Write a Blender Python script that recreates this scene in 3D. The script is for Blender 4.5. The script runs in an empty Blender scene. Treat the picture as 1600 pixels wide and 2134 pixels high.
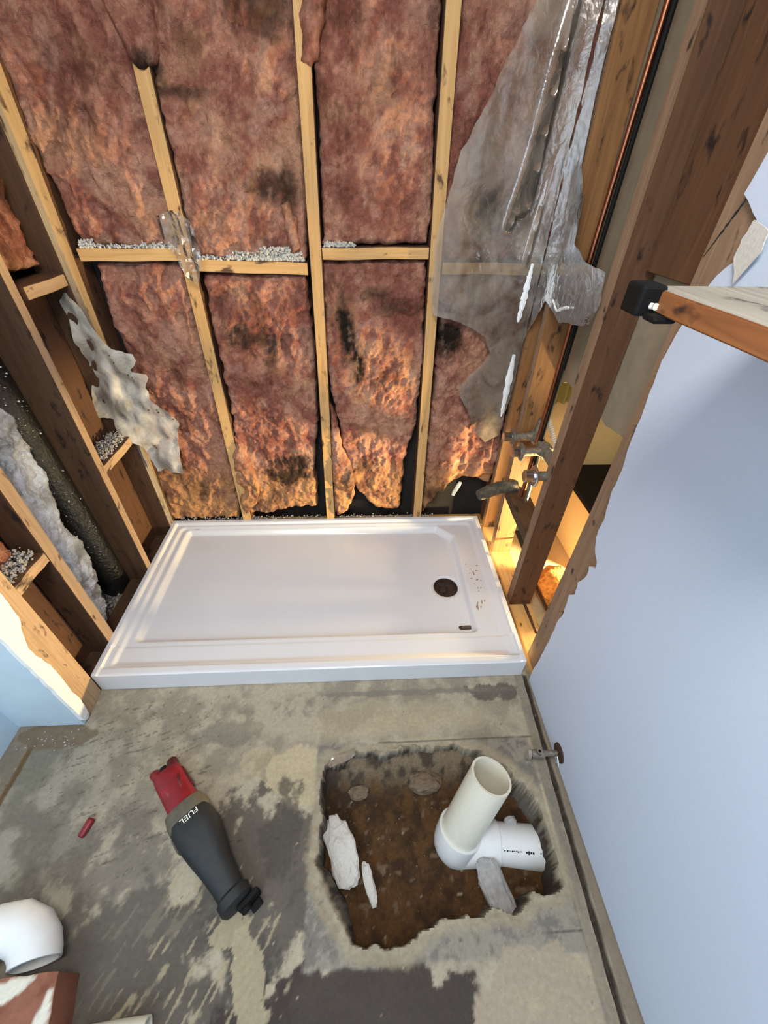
import bpy, bmesh, math, random
import numpy as np
from mathutils import Vector, Matrix, Quaternion

S = bpy.context.scene
C = S.collection
random.seed(7)
rs = np.random.RandomState(11)

def lin(r, g, b):
    f = lambda c: (c/255/12.92) if c <= 10 else ((c/255+.055)/1.055)**2.4
    return (f(r), f(g), f(b), 1.0)

# ---------------------------------------------------------------- camera
cam_d = bpy.data.cameras.new('camera')
cam = bpy.data.objects.new('camera', cam_d)
C.objects.link(cam)
cam_d.sensor_fit = 'VERTICAL'
cam_d.sensor_height = 24.0
cam_d.lens = 845.37 / 2134 * 24.0
cam_d.clip_start = 0.02
cam.location = (0.948812, -0.757757, 1.436381)
cam.rotation_euler = (0.879049, -0.0178107, -0.0464652)
S.camera = cam

# ---------------------------------------------------------------- world, lights, exposure
W = bpy.data.worlds.new('world'); S.world = W; W.use_nodes = True
W.node_tree.nodes['Background'].inputs[0].default_value = (0.75, 0.85, 1.0, 1)
W.node_tree.nodes['Background'].inputs[1].default_value = 0.06

def area(name, loc, target, size, power, col, size_y=None, spread=180):
    l = bpy.data.lights.new(name, 'AREA'); l.energy = power; l.color = col[:3]
    l.size = size
    if size_y: l.shape = 'RECTANGLE'; l.size_y = size_y
    l.spread = math.radians(spread)
    o = bpy.data.objects.new(name, l); C.objects.link(o); o.location = loc
    d = Vector(target) - Vector(loc)
    o.rotation_euler = d.to_track_quat('-Z', 'Y').to_euler()
    return o
area('ceiling_light', (0.80, -0.75, 2.34), (0.9, 0.0, 0.3), 0.5, 25, (1.0, 0.97, 0.92))
area('cool_fill_light', (0.25, -2.1, 1.5), (1.3, 0.0, 0.7), 0.9, 27, (0.68, 0.83, 1.0), 1.4)  # added cool fill that brightens the right wall; no doorway stands there
_l = bpy.data.lights.new('neighbour_work_light', 'SPOT'); _l.energy = 230; _l.color = (1.0, 0.75, 0.37); _l.shadow_soft_size = .035
_l.spot_size = math.radians(118); _l.spot_blend = 1.0
_o = bpy.data.objects.new('neighbour_work_light', _l); C.objects.link(_o); _o.location = (2.18, .345, .155)
_o.rotation_euler = (Vector((1.2, .58, .42)) - _o.location).to_track_quat('-Z', 'Y').to_euler()

area('neighbour_fill_light', (2.35, .1, 2.3), (2.0, .6, .3), .4, 9, (1.0, .86, .56))  # added warm fill to brighten the cream walls next door

S.view_settings.view_transform = 'Standard'
S.view_settings.look = 'None'
S.view_settings.exposure = 0.2
S.view_settings.gamma = 1.0
S.view_settings.use_curve_mapping = False

# ---------------------------------------------------------------- numpy noise
_P = rs.permutation(4096)
def _h(ix, iy, iz):
    return _P[(_P[(_P[ix & 4095] + iy) & 4095] + iz) & 4095] / 2047.5 - 1.0
def noise(x, y, z=0.0, s=1.0, seed=0):
    x = np.asarray(x, float)*s + seed*17.3; y = np.asarray(y, float)*s + seed*5.1
    z = np.asarray(z, float)*s + seed*9.7 + 0*x
    ix, iy, iz = np.floor(x).astype(int), np.floor(y).astype(int), np.floor(z).astype(int)
    fx, fy, fz = x-ix, y-iy, z-iz
    fx, fy, fz = [t*t*(3-2*t) for t in (fx, fy, fz)]
    r = 0
    for dx in (0, 1):
        for dy in (0, 1):
            for dz in (0, 1):
                w = (fx if dx else 1-fx)*(fy if dy else 1-fy)*(fz if dz else 1-fz)
                r = r + w*_h(ix+dx, iy+dy, iz+dz)
    return r
def fbm(x, y, z=0.0, s=1.0, o=4, seed=0, g=.5):
    r = 0; a = 1; t = 0
    for i in range(o):
        r = r + a*noise(x, y, z, s, seed+i*3.7); t += a; a *= g; s *= 2.03
    return r/t
def ss(a, b, x):
    t = np.clip((np.asarray(x)-a)/(b-a), 0, 1); return t*t*(3-2*t)
def mixc(a, b, t):
    t = np.asarray(t)[..., None]; return a*(1-t) + b*t
def col3(*c): return np.array(lin(*c)[:3])

# ---------------------------------------------------------------- object helpers
def link(name, me, mats, parent=None, smooth=False):
    if not isinstance(mats, (list, tuple)): mats = [mats]
    for m in mats: me.materials.append(m)
    if smooth: me.polygons.foreach_set('use_smooth', [True]*len(me.polygons))
    o = bpy.data.objects.new(name, me); C.objects.link(o)
    if parent: o.parent = parent
    return o
def tag(o, label=None, cat=None, group=None, kind=None):
    if label: o['label'] = label
    if cat: o['category'] = cat
    if group: o['group'] = group
    if kind: o['kind'] = kind
    return o
def empty(name, loc, label, cat, group=None):
    o = bpy.data.objects.new(name, None); C.objects.link(o); o.location = loc
    o.empty_display_size = .05
    return tag(o, label, cat, group)
def pmesh(name, v, f, mats, parent=None, smooth=False, mi=None, cols=None):
    me = bpy.data.meshes.new(name); me.from_pydata([tuple(p) for p in v], [], [tuple(q) for q in f])
    if mi is not None: me.polygons.foreach_set('material_index', mi)
    if cols is not None:
        a = me.color_attributes.new('Col', 'FLOAT_COLOR', 'POINT')
        c = np.ones((len(v), 4), np.float32); c[:, :3] = cols
        a.data.foreach_set('color', c.ravel())
    me.update()
    return link(name, me, mats, parent, smooth)

class MB:
    def __init__(s): s.v = []; s.f = []; s.m = []
    def add(s, v, f, m=0):
        n = len(s.v); s.v += [tuple(p) for p in v]; s.f += [tuple(i+n for i in q) for q in f]; s.m += [m]*len(f)
    def box(s, a, b, m=0):
        (x0, y0, z0), (x1, y1, z1) = a, b
        v = [(x0,y0,z0),(x1,y0,z0),(x1,y1,z0),(x0,y1,z0),(x0,y0,z1),(x1,y0,z1),(x1,y1,z1),(x0,y1,z1)]
        s.add(v, [(0,3,2,1),(4,5,6,7),(0,1,5,4),(1,2,6,5),(2,3,7,6),(3,0,4,7)], m)
    def tube(s, pts, r, n=20, m=0, cap=True, inner=None):
        pts = [Vector(p) for p in pts]
        rr = r if isinstance(r, (list, tuple)) else [r]*len(pts)
        t0 = (pts[1]-pts[0]).normalized()
        up = t0.orthogonal().normalized(); rings = []
        prev = t0
        for i, p in enumerate(pts):
            t = (pts[min(i+1, len(pts)-1)] - pts[max(i-1, 0)]).normalized()
            q = prev.rotation_difference(t); up = (q @ up).normalized(); prev = t
            sd = t.cross(up).normalized()
            rings.append([p + (up*math.cos(2*math.pi*k/n) + sd*math.sin(2*math.pi*k/n))*rr[i] for k in range(n)])
        v = [p for R in rings for p in R]; f = []
        for i in range(len(pts)-1):
            for k in range(n):
                f.append((i*n+k, i*n+(k+1) % n, (i+1)*n+(k+1) % n, (i+1)*n+k))
        if inner is None:
            if cap: f.append(tuple(range(n-1, -1, -1))); f.append(tuple(range((len(pts)-1)*n, len(pts)*n)))
            s.add(v, f, m)
        else:       # hollow pipe
            L = len(pts); ri = [[p + (q-p)*((rr[i]-inner)/rr[i]) for q in rings[i]] for i, p in enumerate(pts)]
            v2 = [p for R in ri for p in R]; o = len(v)
            for i in range(L-1):
                for k in range(n):
                    f.append((o+i*n+k, o+(i+1)*n+k, o+(i+1)*n+(k+1) % n, o+i*n+(k+1) % n))
            for k in range(n):
                f.append((k, o+k, o+(k+1) % n, (k+1) % n))
                a = (L-1)*n
                f.append((a+k, a+(k+1) % n, o+a+(k+1) % n, o+a+k))
            s.add(v+v2, f, m)
    def build(s, name, mats, parent=None, smooth=False, bevel=0, seg=2):
        o = pmesh(name, s.v, s.f, mats, parent, smooth, s.m)
        if bevel:
            b = o.modifiers.new('bevel', 'BEVEL'); b.width = bevel; b.segments = seg; b.limit_method = 'ANGLE'
            b.angle_limit = math.radians(35)
        if smooth:
            try:
                sm = o.modifiers.new('wn', 'WEIGHTED_NORMAL'); sm.keep_sharp = True
            except Exception: pass
            o.data.set_sharp_from_angle(angle=math.radians(38))
        return o

def inpoly(px, py, poly):
    poly = np.asarray(poly, float); n = len(poly); r = np.zeros(px.shape, bool)
    for i in range(n):
        x1, y1 = poly[i]; x2, y2 = poly[(i+1) % n]
        if y1 == y2: continue
        c = ((y1 > py) != (y2 > py)) & (px < (x2-x1)*(py-y1)/(y2-y1)+x1)
        r ^= c
    return r
def polydist(px, py, poly):
    """signed distance (negative inside) and nearest point"""
    poly = np.asarray(poly, float); n = len(poly)
    bd = np.full(px.shape, 1e9); bx = px.copy(); by = py.copy()
    for i in range(n):
        ax, ay = poly[i]; cx, cy = poly[(i+1) % n]; dx, dy = cx-ax, cy-ay
        L = dx*dx+dy*dy+1e-12
        t = np.clip(((px-ax)*dx+(py-ay)*dy)/L, 0, 1)
        qx, qy = ax+t*dx, ay+t*dy; d = (px-qx)**2+(py-qy)**2
        m = d < bd; bd = np.where(m, d, bd); bx = np.where(m, qx, bx); by = np.where(m, qy, by)
    d = np.sqrt(bd); return np.where(inpoly(px, py, poly), -d, d), bx, by
def rough(poly, step=.02, amp=.006, sc=18, seed=0, closed=True):
    """resample a polygon and roughen its outline"""
    poly = [np.array(p, float) for p in poly]; out = []
    n = len(poly)
    for i in range(n if closed else n-1):
        a, b = poly[i], poly[(i+1) % n]; L = np.linalg.norm(b-a); k = max(1, int(L/step))
        for j in range(k): out.append(a+(b-a)*j/k)
    if not closed: out.append(poly[-1])
    out = np.array(out)
    return np.stack([out[:, 0]+amp*fbm(out[:, 0], out[:, 1], 0, sc, 3, seed)*2,
                     out[:, 1]+amp*fbm(out[:, 0], out[:, 1], 5, sc, 3, seed+9)*2], 1)

def sheet(name, poly, res, front, back, pos, mats, colf=None, parent=None, hole=None, smooth=True, sidemat=None, us=None, vs=None):
    """solid slab cut to a polygon in (u, v): front(u,v) and back(u,v) are depths, pos(u,v,h) -> x,y,z"""
    poly = np.asarray(poly, float)
    if us is None: us = np.arange(poly[:, 0].min()-res, poly[:, 0].max()+2*res, res)
    if vs is None: vs = np.arange(poly[:, 1].min()-res, poly[:, 1].max()+2*res, res)
    U, V = np.meshgrid(us, vs, indexing='ij')
    cu, cv = (U[:-1, :-1]+U[1:, 1:])/2, (V[:-1, :-1]+V[1:, 1:])/2
    keep = inpoly(cu, cv, poly)
    if hole is not None: keep &= ~inpoly(cu, cv, hole)
    nu, nv = U.shape
    cnt = np.zeros((nu, nv), int)
    for a in (0, 1):
        for b in (0, 1): cnt[a:nu-1+a, b:nv-1+b] += keep
    used = cnt > 0; bd = used & (cnt < 4)
    bu, bv = U[bd], V[bd]
    if len(bu):
        d, qx, qy = polydist(bu, bv, poly)
        if hole is not None:
            d2, qx2, qy2 = polydist(bu, bv, hole)
            m = np.abs(d2) < np.abs(d); qx = np.where(m, qx2, qx); qy = np.where(m, qy2, qy); d = np.where(m, d2, d)
        ok = np.abs(d) < res*1.1
        bu = np.where(ok, qx, bu); bv = np.where(ok, qy, bv); U[bd] = bu; V[bd] = bv
    idx = -np.ones((nu, nv), int); idx[used] = np.arange(used.sum()); n = used.sum()
    u, v = U[used], V[used]
    hf, hb = front(u, v)+0*u, back(u, v)+0*u
    P = np.concatenate([np.stack(pos(u, v, hf), 1), np.stack(pos(u, v, hb), 1)])
    I, J = np.nonzero(keep)
    a, b, c, d_ = idx[I, J], idx[I+1, J], idx[I+1, J+1], idx[I, J+1]
    F = [np.stack([a, b, c, d_], 1), np.stack([d_+n, c+n, b+n, a+n], 1)]
    kp = np.pad(keep, 1)
    side = []
    for (di, dj, e) in ((-1, 0, ('d', 'a')), (1, 0, ('b', 'c')), (0, -1, ('a', 'b')), (0, 1, ('c', 'd'))):
        m = ~kp[I+1+di, J+1+dj]
        q = {'a': a[m], 'b': b[m], 'c': c[m], 'd': d_[m]}
        x, y = q[e[0]], q[e[1]]
        side.append(np.stack([x, x+n, y+n, y], 1))
    ns = sum(len(s) for s in side)
    F = np.concatenate(F+side)
    mi = np.zeros(len(F), int)
    if sidemat is not None: mi[len(F)-ns:] = sidemat; mi[len(a):2*len(a)] = sidemat
    cols = None
    if colf is not None:
        cc = colf(u, v, hf); cols = np.concatenate([cc, cc])
    o = pmesh(name, P, F.tolist(), mats, parent, smooth, mi, cols)
    if smooth: o.data.set_sharp_from_angle(angle=math.radians(55))
    return o

# ---------------------------------------------------------------- materials
def newmat(name):
    m = bpy.data.materials.new(name); m.use_nodes = True
    nt = m.node_tree; b = nt.nodes['Principled BSDF']; return m, nt, b
def N(nt, t, **k):
    n = nt.nodes.new(t)
    for a, v in k.items():
        if a in n.inputs: n.inputs[a].default_value = v
        else: setattr(n, a, v)
    return n
def coords(nt, scale=(1, 1, 1), space='Object'):
    tc = N(nt, 'ShaderNodeTexCoord'); mp = N(nt, 'ShaderNodeMapping'); mp.inputs['Scale'].default_value = scale
    nt.links.new(tc.outputs[space], mp.inputs[0]); return mp.outputs[0]
def ramp(nt, fac, stops):
    r = N(nt, 'ShaderNodeValToRGB'); e = r.color_ramp.elements
    while len(e) < len(stops): e.new(.5)
    for i, (p, c) in enumerate(stops): e[i].position = p; e[i].color = c
    nt.links.new(fac, r.inputs[0]); return r.outputs[0]
def tex(nt, vec, scale, detail=5, rough=.6, dist=0):
    t = N(nt, 'ShaderNodeTexNoise'); t.inputs['Scale'].default_value = scale; t.inputs['Detail'].default_value = detail
    t.inputs['Roughness'].default_value = rough; t.inputs['Distortion'].default_value = dist
    nt.links.new(vec, t.inputs['Vector']); return t.outputs['Fac']
def mixn(nt, a, b, f, mode='MIX'):
    m = N(nt, 'ShaderNodeMix', data_type='RGBA', blend_type=mode)
    for s, i in ((f, 0), (a, 6), (b, 7)):
        if isinstance(s, (int, float)): m.inputs[i].default_value = s
        elif isinstance(s, tuple): m.inputs[i].default_value = s
        else: nt.links.new(s, m.inputs[i])
    return m.outputs[2]
def bump(nt, b, h, strength=.4, dist=.002):
    n = N(nt, 'ShaderNodeBump'); n.inputs['Strength'].default_value = strength; n.inputs['Distance'].default_value = dist
    nt.links.new(h, n.inputs['Height']); nt.links.new(n.outputs[0], b.inputs['Normal'])

def wood(name, light, mid, dark, spots=.35, rough_=.75, stain=None):
    m, nt, b = newmat(name)
    oi = N(nt, 'ShaderNodeObjectInfo')
    tc = N(nt, 'ShaderNodeTexCoord')
    off = N(nt, 'ShaderNodeVectorMath', operation='MULTIPLY_ADD')
    comb = N(nt, 'ShaderNodeCombineXYZ')
    for i in range(3): nt.links.new(oi.outputs['Random'], comb.inputs[i])
    nt.links.new(comb.outputs[0], off.inputs[0]); off.inputs[1].default_value = (13, 7, 29)
    nt.links.new(tc.outputs['Object'], off.inputs[2])
    mp = N(nt, 'ShaderNodeMapping'); mp.inputs['Scale'].default_value = (60, 60, 3.0); nt.links.new(off.outputs[0], mp.inputs[0])
    g = tex(nt, mp.outputs[0], 1.0, 6, .6, 1.2)
    mp2 = N(nt, 'ShaderNodeMapping'); mp2.inputs['Scale'].default_value = (9, 9, 2.2); nt.links.new(off.outputs[0], mp2.inputs[0])
    g2 = tex(nt, mp2.outputs[0], 1.0, 4, .6, .5)
    c1 = ramp(nt, g, [(.25, dark), (.5, mid), (.72, light)])
    c2 = ramp(nt, g2, [(.3, mid), (.7, light)])
    c = mixn(nt, c1, c2, .45)
    mp3 = N(nt, 'ShaderNodeMapping'); mp3.inputs['Scale'].default_value = (34, 34, 14); nt.links.new(off.outputs[0], mp3.inputs[0])
    sp = tex(nt, mp3.outputs[0], 1.0, 3, .55, .2)
    k = ramp(nt, sp, [(.60, (0, 0, 0, 1)), (.70, (1, 1, 1, 1))])
    c = mixn(nt, c, tuple(x*.35 for x in dark[:3])+(1,), k if spots else 0.0)
    if spots and spots < 1:
        pass
    nt.links.new(c, b.inputs['Base Color']); b.inputs['Roughness'].default_value = rough_
    bump(nt, b, g, .35, .001)
    return m

M = {}
M['pine'] = wood('pine_pale', lin(214, 172, 112), lin(196, 150, 90), lin(150, 105, 60))
M['edge'] = wood('stud_edge_weathered', lin(158, 128, 100), lin(128, 100, 76), lin(92, 68, 50))
M['edgel'] = wood('stud_edge_cut', lin(200, 170, 134), lin(174, 142, 106), lin(120, 90, 64))
M['old'] = wood('old_brown_wood', lin(92, 66, 42), lin(70, 46, 28), lin(44, 27, 15))
M['old2'] = wood('old_orange_wood', lin(106, 70, 42), lin(82, 52, 29), lin(54, 32, 17))
M['sap'] = wood('amber_sapwood', lin(156, 112, 64), lin(128, 86, 46), lin(84, 54, 28))
M['shelf'] = wood('orange_lumber', lin(160, 100, 54), lin(134, 80, 38), lin(96, 52, 22))
M['weather'] = wood('grey_weathered_wood', lin(176, 166, 150), lin(140, 130, 116), lin(104, 94, 80))

def vcol(name, rough_=.9, bs=120, bst=.5, bd=.002, var=.25, spec=.3, fibre=None):
    m, nt, b = newmat(name)
    a = N(nt, 'ShaderNodeVertexColor', layer_name='Col')
    v = coords(nt)
    n1 = tex(nt, v, bs, 8, .65)
    k = ramp(nt, n1, [(.25, (1-var,)*3+(1,)), (.75, (1+var,)*3+(1,))])
    c = mixn(nt, a.outputs[0], k, 1.0, 'MULTIPLY')
    nt.links.new(c, b.inputs['Base Color']); b.inputs['Roughness'].default_value = rough_
    b.inputs['Specular IOR Level'].default_value = spec
    h = n1
    if fibre:
        mv = coords(nt, fibre); f = tex(nt, mv, 1, 5, .7, 2.0)
        ad = N(nt, 'ShaderNodeMath', operation='ADD'); nt.links.new(n1, ad.inputs[0]); nt.links.new(f, ad.inputs[1]); h = ad.outputs[0]
    bump(nt, b, h, bst, bd)
    return m
M['concrete'] = vcol('stained_concrete', .85, 90, .6, .003, .16)
M['insul'] = vcol('fibreglass_wool', 1.0, 70, 1.0, .008, .28, .05, (60, 60, 60))
M['dirt'] = vcol('damp_soil', .75, 140, .9, .004, .35)
M['acryl'] = vcol('white_acrylic', .16, 3, .0, .001, .02, .5)

def plain(name, c, rough_=.5, metal=0, bs=0, bst=.3, bd=.001, var=.0, spec=.5):
    m, nt, b = newmat(name)
    b.inputs['Roughness'].default_value = rough_; b.inputs['Metallic'].default_value = metal
    b.inputs['Specular IOR Level'].default_value = spec
    v = coords(nt); n = tex(nt, v, bs or 40, 5, .6)
    lo = tuple(x*(1-var) for x in c[:3])+(1,); hi = tuple(min(1, x*(1+var)) for x in c[:3])+(1,)
    nt.links.new(ramp(nt, n, [(.3, lo), (.7, hi)]), b.inputs['Base Color'])
    if bs: bump(nt, b, n, bst, bd)
    return m
M['paint'] = plain('pale_blue_wall_paint', lin(196, 206, 222), .55, bs=300, bst=.12, bd=.0008, var=.03)
M['paintl'] = plain('pale_blue_paint_left', lin(188, 208, 222), .5, bs=9, bst=.1, bd=.002, var=.05)
M['gyp'] = plain('gypsum_core', lin(205, 200, 190), .95, bs=160, bst=.6, var=.1)
M['bead'] = plain('white_joint_plaster', lin(236, 236, 234), .7, bs=60, bst=.3, var=.03)
M['gypback'] = plain('grey_drywall_paper', lin(140, 126, 104), .95, bs=22, bst=.2, var=.12)
M['sheath'] = plain('black_sheathing', lin(30, 25, 20), .9, bs=20, var=.3)
M['osb'] = plain('brown_sheathing_board', lin(78, 48, 28), .85, bs=18, var=.35)
M['ceil'] = plain('ceiling_paint', lin(225, 225, 222), .8)
M['cream'] = plain('cream_wall_paint', lin(238, 222, 170), .6, var=.03)
M['pvc'] = plain('white_pvc', lin(222, 216, 196), .35, bs=60, bst=.05, var=.03)
M['pvcw'] = plain('white_pvc_fitting', lin(226, 226, 222), .35, var=.02)
M['chrome'] = plain('dull_chrome', lin(200, 200, 205), .22, 1.0, bs=60, bst=.1)
M['galv'] = plain('corroded_metal', lin(128, 120, 108), .55, .5, bs=90, bst=.8, bd=.003, var=.45)
M['crust'] = plain('crusted_grey_metal', lin(88, 82, 70), .85, .1, bs=50, bst=1.0, bd=.01, var=.6)
M['copper'] = plain('copper', lin(150, 94, 68), .36, 1.0, bs=30, bst=.05, var=.15)
M['rust'] = plain('rusty_steel', lin(70, 46, 32), .8, .3, bs=90, bst=.5, var=.4)
M['red'] = plain('red_plastic', lin(126, 20, 30), .42, bs=30, bst=.15, var=.3)
M['redd'] = plain('dark_red_plastic', lin(78, 12, 16), .5, bs=30, bst=.1, var=.3)
M['rubber'] = plain('black_rubber', lin(28, 30, 30), .62, bs=60, bst=.25, var=.3)
M['olive'] = plain('grimy_grey_collar', lin(86, 80, 66), .65, bs=60, bst=.2, var=.2)
M['blk'] = plain('matte_black', lin(14, 13, 12), .7, spec=.2)
M['wht'] = plain('white_lettering', lin(235, 232, 215), .6)
M['black_s'] = plain('shiny_black_wrap', lin(26, 26, 25), .25, bs=70, bst=1.0, bd=.006, var=.4)
M['grain'] = plain('grey_granules', lin(196, 192, 182), .95, bs=200, var=.2)
M['drain'] = plain('dark_brown_drain', lin(58, 40, 30), .7, bs=80, bst=.7, bd=.003, var=.5)
M['card'] = plain('rust_brown_block', lin(128, 84, 64), .85, bs=25, bst=.4, bd=.003, var=.3)
M['green'] = plain('green_ribbed_plastic', lin(150, 160, 110), .4, var=.06)
M['glass_'] = None
M['foamo'] = plain('orange_sawdust_foam', lin(214, 140, 60), .9, bs=60, bst=1.0, bd=.01, var=.45)
M['rockd'] = plain('soil_stained_rubble', lin(112, 94, 74), .9, bs=60, bst=.8, bd=.004, var=.3)
M['rockm'] = plain('grey_concrete_rubble', lin(164, 160, 156), .9, bs=60, bst=.8, bd=.004, var=.2)

def plastic(f0=.07, f1=.28, nm='clear_poly_sheet', c=(206, 190, 170), br=.13, bs=.35, ior=1.6):
    m, nt, b = newmat(nm); nt.nodes.remove(b)
    out = nt.nodes['Material Output']
    tr = N(nt, 'ShaderNodeBsdfTransparent'); tr.inputs[0].default_value = (.95, .94, .92, 1)
    v = coords(nt); n = tex(nt, v, 9, 6, .6, 1.0)
    bp = N(nt, 'ShaderNodeBump'); bp.inputs['Strength'].default_value = bs; bp.inputs['Distance'].default_value = .006
    nt.links.new(tex(nt, v, 22, 3, .5, 1.5), bp.inputs['Height'])
    df = N(nt, 'ShaderNodeBsdfDiffuse'); df.inputs[0].default_value = lin(*c); nt.links.new(bp.outputs[0], df.inputs['Normal'])
    gl = N(nt, 'ShaderNodeBsdfGlossy'); gl.inputs['Roughness'].default_value = br; nt.links.new(bp.outputs[0], gl.inputs['Normal'])
    f = ramp(nt, n, [(.34, (f0,)*3+(1,)), (.66, (f1,)*3+(1,))])
    mx = N(nt, 'ShaderNodeMixShader'); nt.links.new(f, mx.inputs[0]); nt.links.new(tr.outputs[0], mx.inputs[1]); nt.links.new(df.outputs[0], mx.inputs[2])
    fr = N(nt, 'ShaderNodeFresnel'); fr.inputs['IOR'].default_value = ior
    m2 = N(nt, 'ShaderNodeMixShader'); nt.links.new(fr.outputs[0], m2.inputs[0]); nt.links.new(mx.outputs[0], m2.inputs[1]); nt.links.new(gl.outputs[0], m2.inputs[2])
    nt.links.new(m2.outputs[0], out.inputs[0]); return m
M['poly'] = plastic()
M['poly2'] = plastic(.16, .55, 'milky_poly_sheet', (244, 236, 218), .12, .5, 1.38)

# ================================================================ THE SETTING
def struct(o): o['kind'] = 'structure'; return o

# --- floor: one slab with the broken-out pit
HOLE = rough([(.815,-.262),(.87,-.262),(.90,-.243),(.965,-.235),(1.0,-.245),(1.05,-.225),(1.16,-.228),(1.24,-.232),(1.33,-.262),(1.40,-.315),
              (1.445,-.375),(1.462,-.44),(1.457,-.50),(1.452,-.545),(1.462,-.585),(1.425,-.605),(1.37,-.598),(1.325,-.632),(1.27,-.622),(1.20,-.640),
              (1.13,-.628),(1.08,-.655),(1.02,-.682),(.955,-.672),(.90,-.668),(.865,-.625),(.835,-.575),(.805,-.545),(.802,-.47),(.808,-.40),(.798,-.33)],
             .012, .007, 40, 3)
def floor_h(x, y):
    d, _, _ = polydist(x, y, HOLE)
    wob = .012*fbm(x, y, 0, 34, 3, 2)
    wide = .020 + .05*1.8*ss(0, 1, np.exp(-(((x-.84)/.07)**2+((y+.58)/.08)**2))) + .02*np.exp(-(((x-1.0)/.1)**2+((y+.24)/.05)**2))
    drop = ss(.004, 1, (-(d+wob))/wide)
    ledge = np.where(d < 0, 1, 0)*drop
    h = .0012*fbm(x, y, 0, 25, 4, 5) - .30*ledge
    h = h - .006*ss(.03, .0, d)*(d > 0)*np.clip(.5+fbm(x, y, 0, 30, 3, 8)*2, 0, 1)
    gx = 1.535 + (y+.08)*.042
    h = h - .010*ss(.008, .005, np.abs(x-gx))*(y < .0)
    return h
def floor_c(x, y, h):
    n1 = fbm(x, y, 0, 7, 6, 1, .62); n2 = fbm(x, y, 0, 17, 6, 4, .62); n3 = fbm(x, y, 0, 55, 4, 9, .6)
    base = mixc(col3(176, 164, 140), col3(146, 136, 118), ss(-.25, .25, n2+.15*n3+.3*n1))
    dark = col3(84, 77, 69); brown = col3(68, 59, 53); beige = col3(192, 176, 142); grey = col3(126, 118, 106)
    # grey wash over the left part
    m = ss(.45, -.05, x)*ss(-.02, -.2, y); base = mixc(base, mixc(col3(146, 140, 126), col3(112, 108, 96), ss(-.2, .3, n2)), m*.85)
    base = base*(1-.0*m[..., None])
    # dark adhesive residue
    def blob(cx, cy, rx, ry, a=0, k=.55):
        ca, sa = math.cos(a), math.sin(a); u = (x-cx)*ca+(y-cy)*sa; v = -(x-cx)*sa+(y-cy)*ca
        return 1-np.sqrt((u/rx)**2+(v/ry)**2) + k*(n2+.25*n3+.8*n1)*1.7
    def put(b, col, hard=.12, op=1.0):
        nonlocal base
        base = mixc(base, col, ss(0, hard, b)*op)
    put(blob(.66, -.52, .17, .26), dark*1.15, .25, .9)
    put(blob(.40, -.74, .36, .20), dark*.95, .3, .9)
    put(blob(.50, -.16, .16, .05), grey, .4, .7)
    put(blob(.24, -.52, .20, .12, 0, 1.0), grey*.9, .4, .8)
    put(blob(.72, -.12, .20, .05, 0, .9), grey*1.0, .35, .7)
    put(blob(1.40, -.055, .10, .03, 0, .8), dark*1.1, .25, .8)
    put(blob(1.10, -.05, .4, .012, 0, .4), grey, .35, .7)
    put(blob(.73, -.30, .085, .10, .2, .35), beige, .06, .85)
    put(blob(.60, -.26, .05, .05, 0, .5), beige*.95, .08, .6)
    put(blob(.95, -.14, .45, .06, 0, .5), beige*.92, .3, .55)
    put(blob(.90, -.78, .28, .10, 0, .4), brown*.95, .1, .95)
    put(blob(.70, -.44, .06, .12, 0, .4), dark*.95, .2, .8)
    # beige trowelled border of the cut-out square
    dh, _, _ = polydist(x, y, HOLE)
    sq = np.maximum(np.abs(x-1.13)-.345, np.abs(y+.46)-.245)
    base = mixc(base, mixc(col3(150, 142, 126), col3(122, 116, 106), ss(-.2, .2, n2+n3)), ss(.006, -.004, sq+.01*n3))
    put(.035-dh+.02*n2+.015*n3, beige*.86, .02, .55)
    put(blob(1.36, -.80, .17, .115, 0, .25), mixc(beige*.9, col3(172, 156, 134), ss(-.2, .2, n1)), .08, .95)
    put(blob(.66, -.71, .035, .10, .35, .5), beige*.85, .05, .8)
    put(blob(.60, -.63, .05, .03, .5, .6), beige*.8, .05, .8)
    st = noise(x*1.0+y*.5, y*9-x*3, 0, 34, 21)         # short trowel strokes
    put((st-.45)*1.2 - 1.2*np.maximum(0, np.hypot((x-.22)/.22, (y+.28)/.2)-1), dark*1.05, .15, .65)
    st2 = noise(x*6-y*3, y*1.2, 0, 22, 33)
    put((st2-.38)*1.2 - 1.5*np.maximum(0, np.hypot((x-.50)/.2, (y+.70)/.16)-1), beige*.78, .12, .75)
    # hairline saw cuts and glue line
    ln = lambda d, w=.0018: ss(w, w*.4, np.abs(d))
    base = mixc(base, dark*.7, ln(y+.215+.004*n2)*(x > .98)*(x < 1.5)*.7)
    base = mixc(base, dark*.7, ln(y+.668+.012*(x-1.45)+.002*n2)*(x > 1.34)*(x < 1.475)*.8)
    base = mixc(base, dark*.7, ln(x-.793-.002*n2)*(y < -.24)*(y > -.7)*.6)
    base = mixc(base, beige*1.02, ln(x-1.478-.004*n2-.0*(y), .005)*(y < -.35)*.7)
    gx = 1.535 + (y+.08)*.042
    base = mixc(base, col3(52, 42, 34), ss(.010, .006, np.abs(x-gx))*(y < .0))
    base = mixc(base, col3(132, 118, 100), ss(.0, .004, x-gx-.008)*(y < .02)*(x < 1.6)*.9)
    base = mixc(base, col3(118, 110, 98), ss(.018, .012, np.abs(x-gx+.026))*.6*(y < .02))
    gl = -.135 + .02*n3*.3
    base = mixc(base, col3(98, 76, 46), ss(.011, .006, np.abs(x-gl))*(y < -.16))
    base = mixc(base, col3(120, 108, 92), ss(-.135, -.15, x)*.7*(y < -.1))
    put(blob(-.07, -.15, .14, .035, 0, .5), col3(112, 98, 78), .15, .85)
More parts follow.
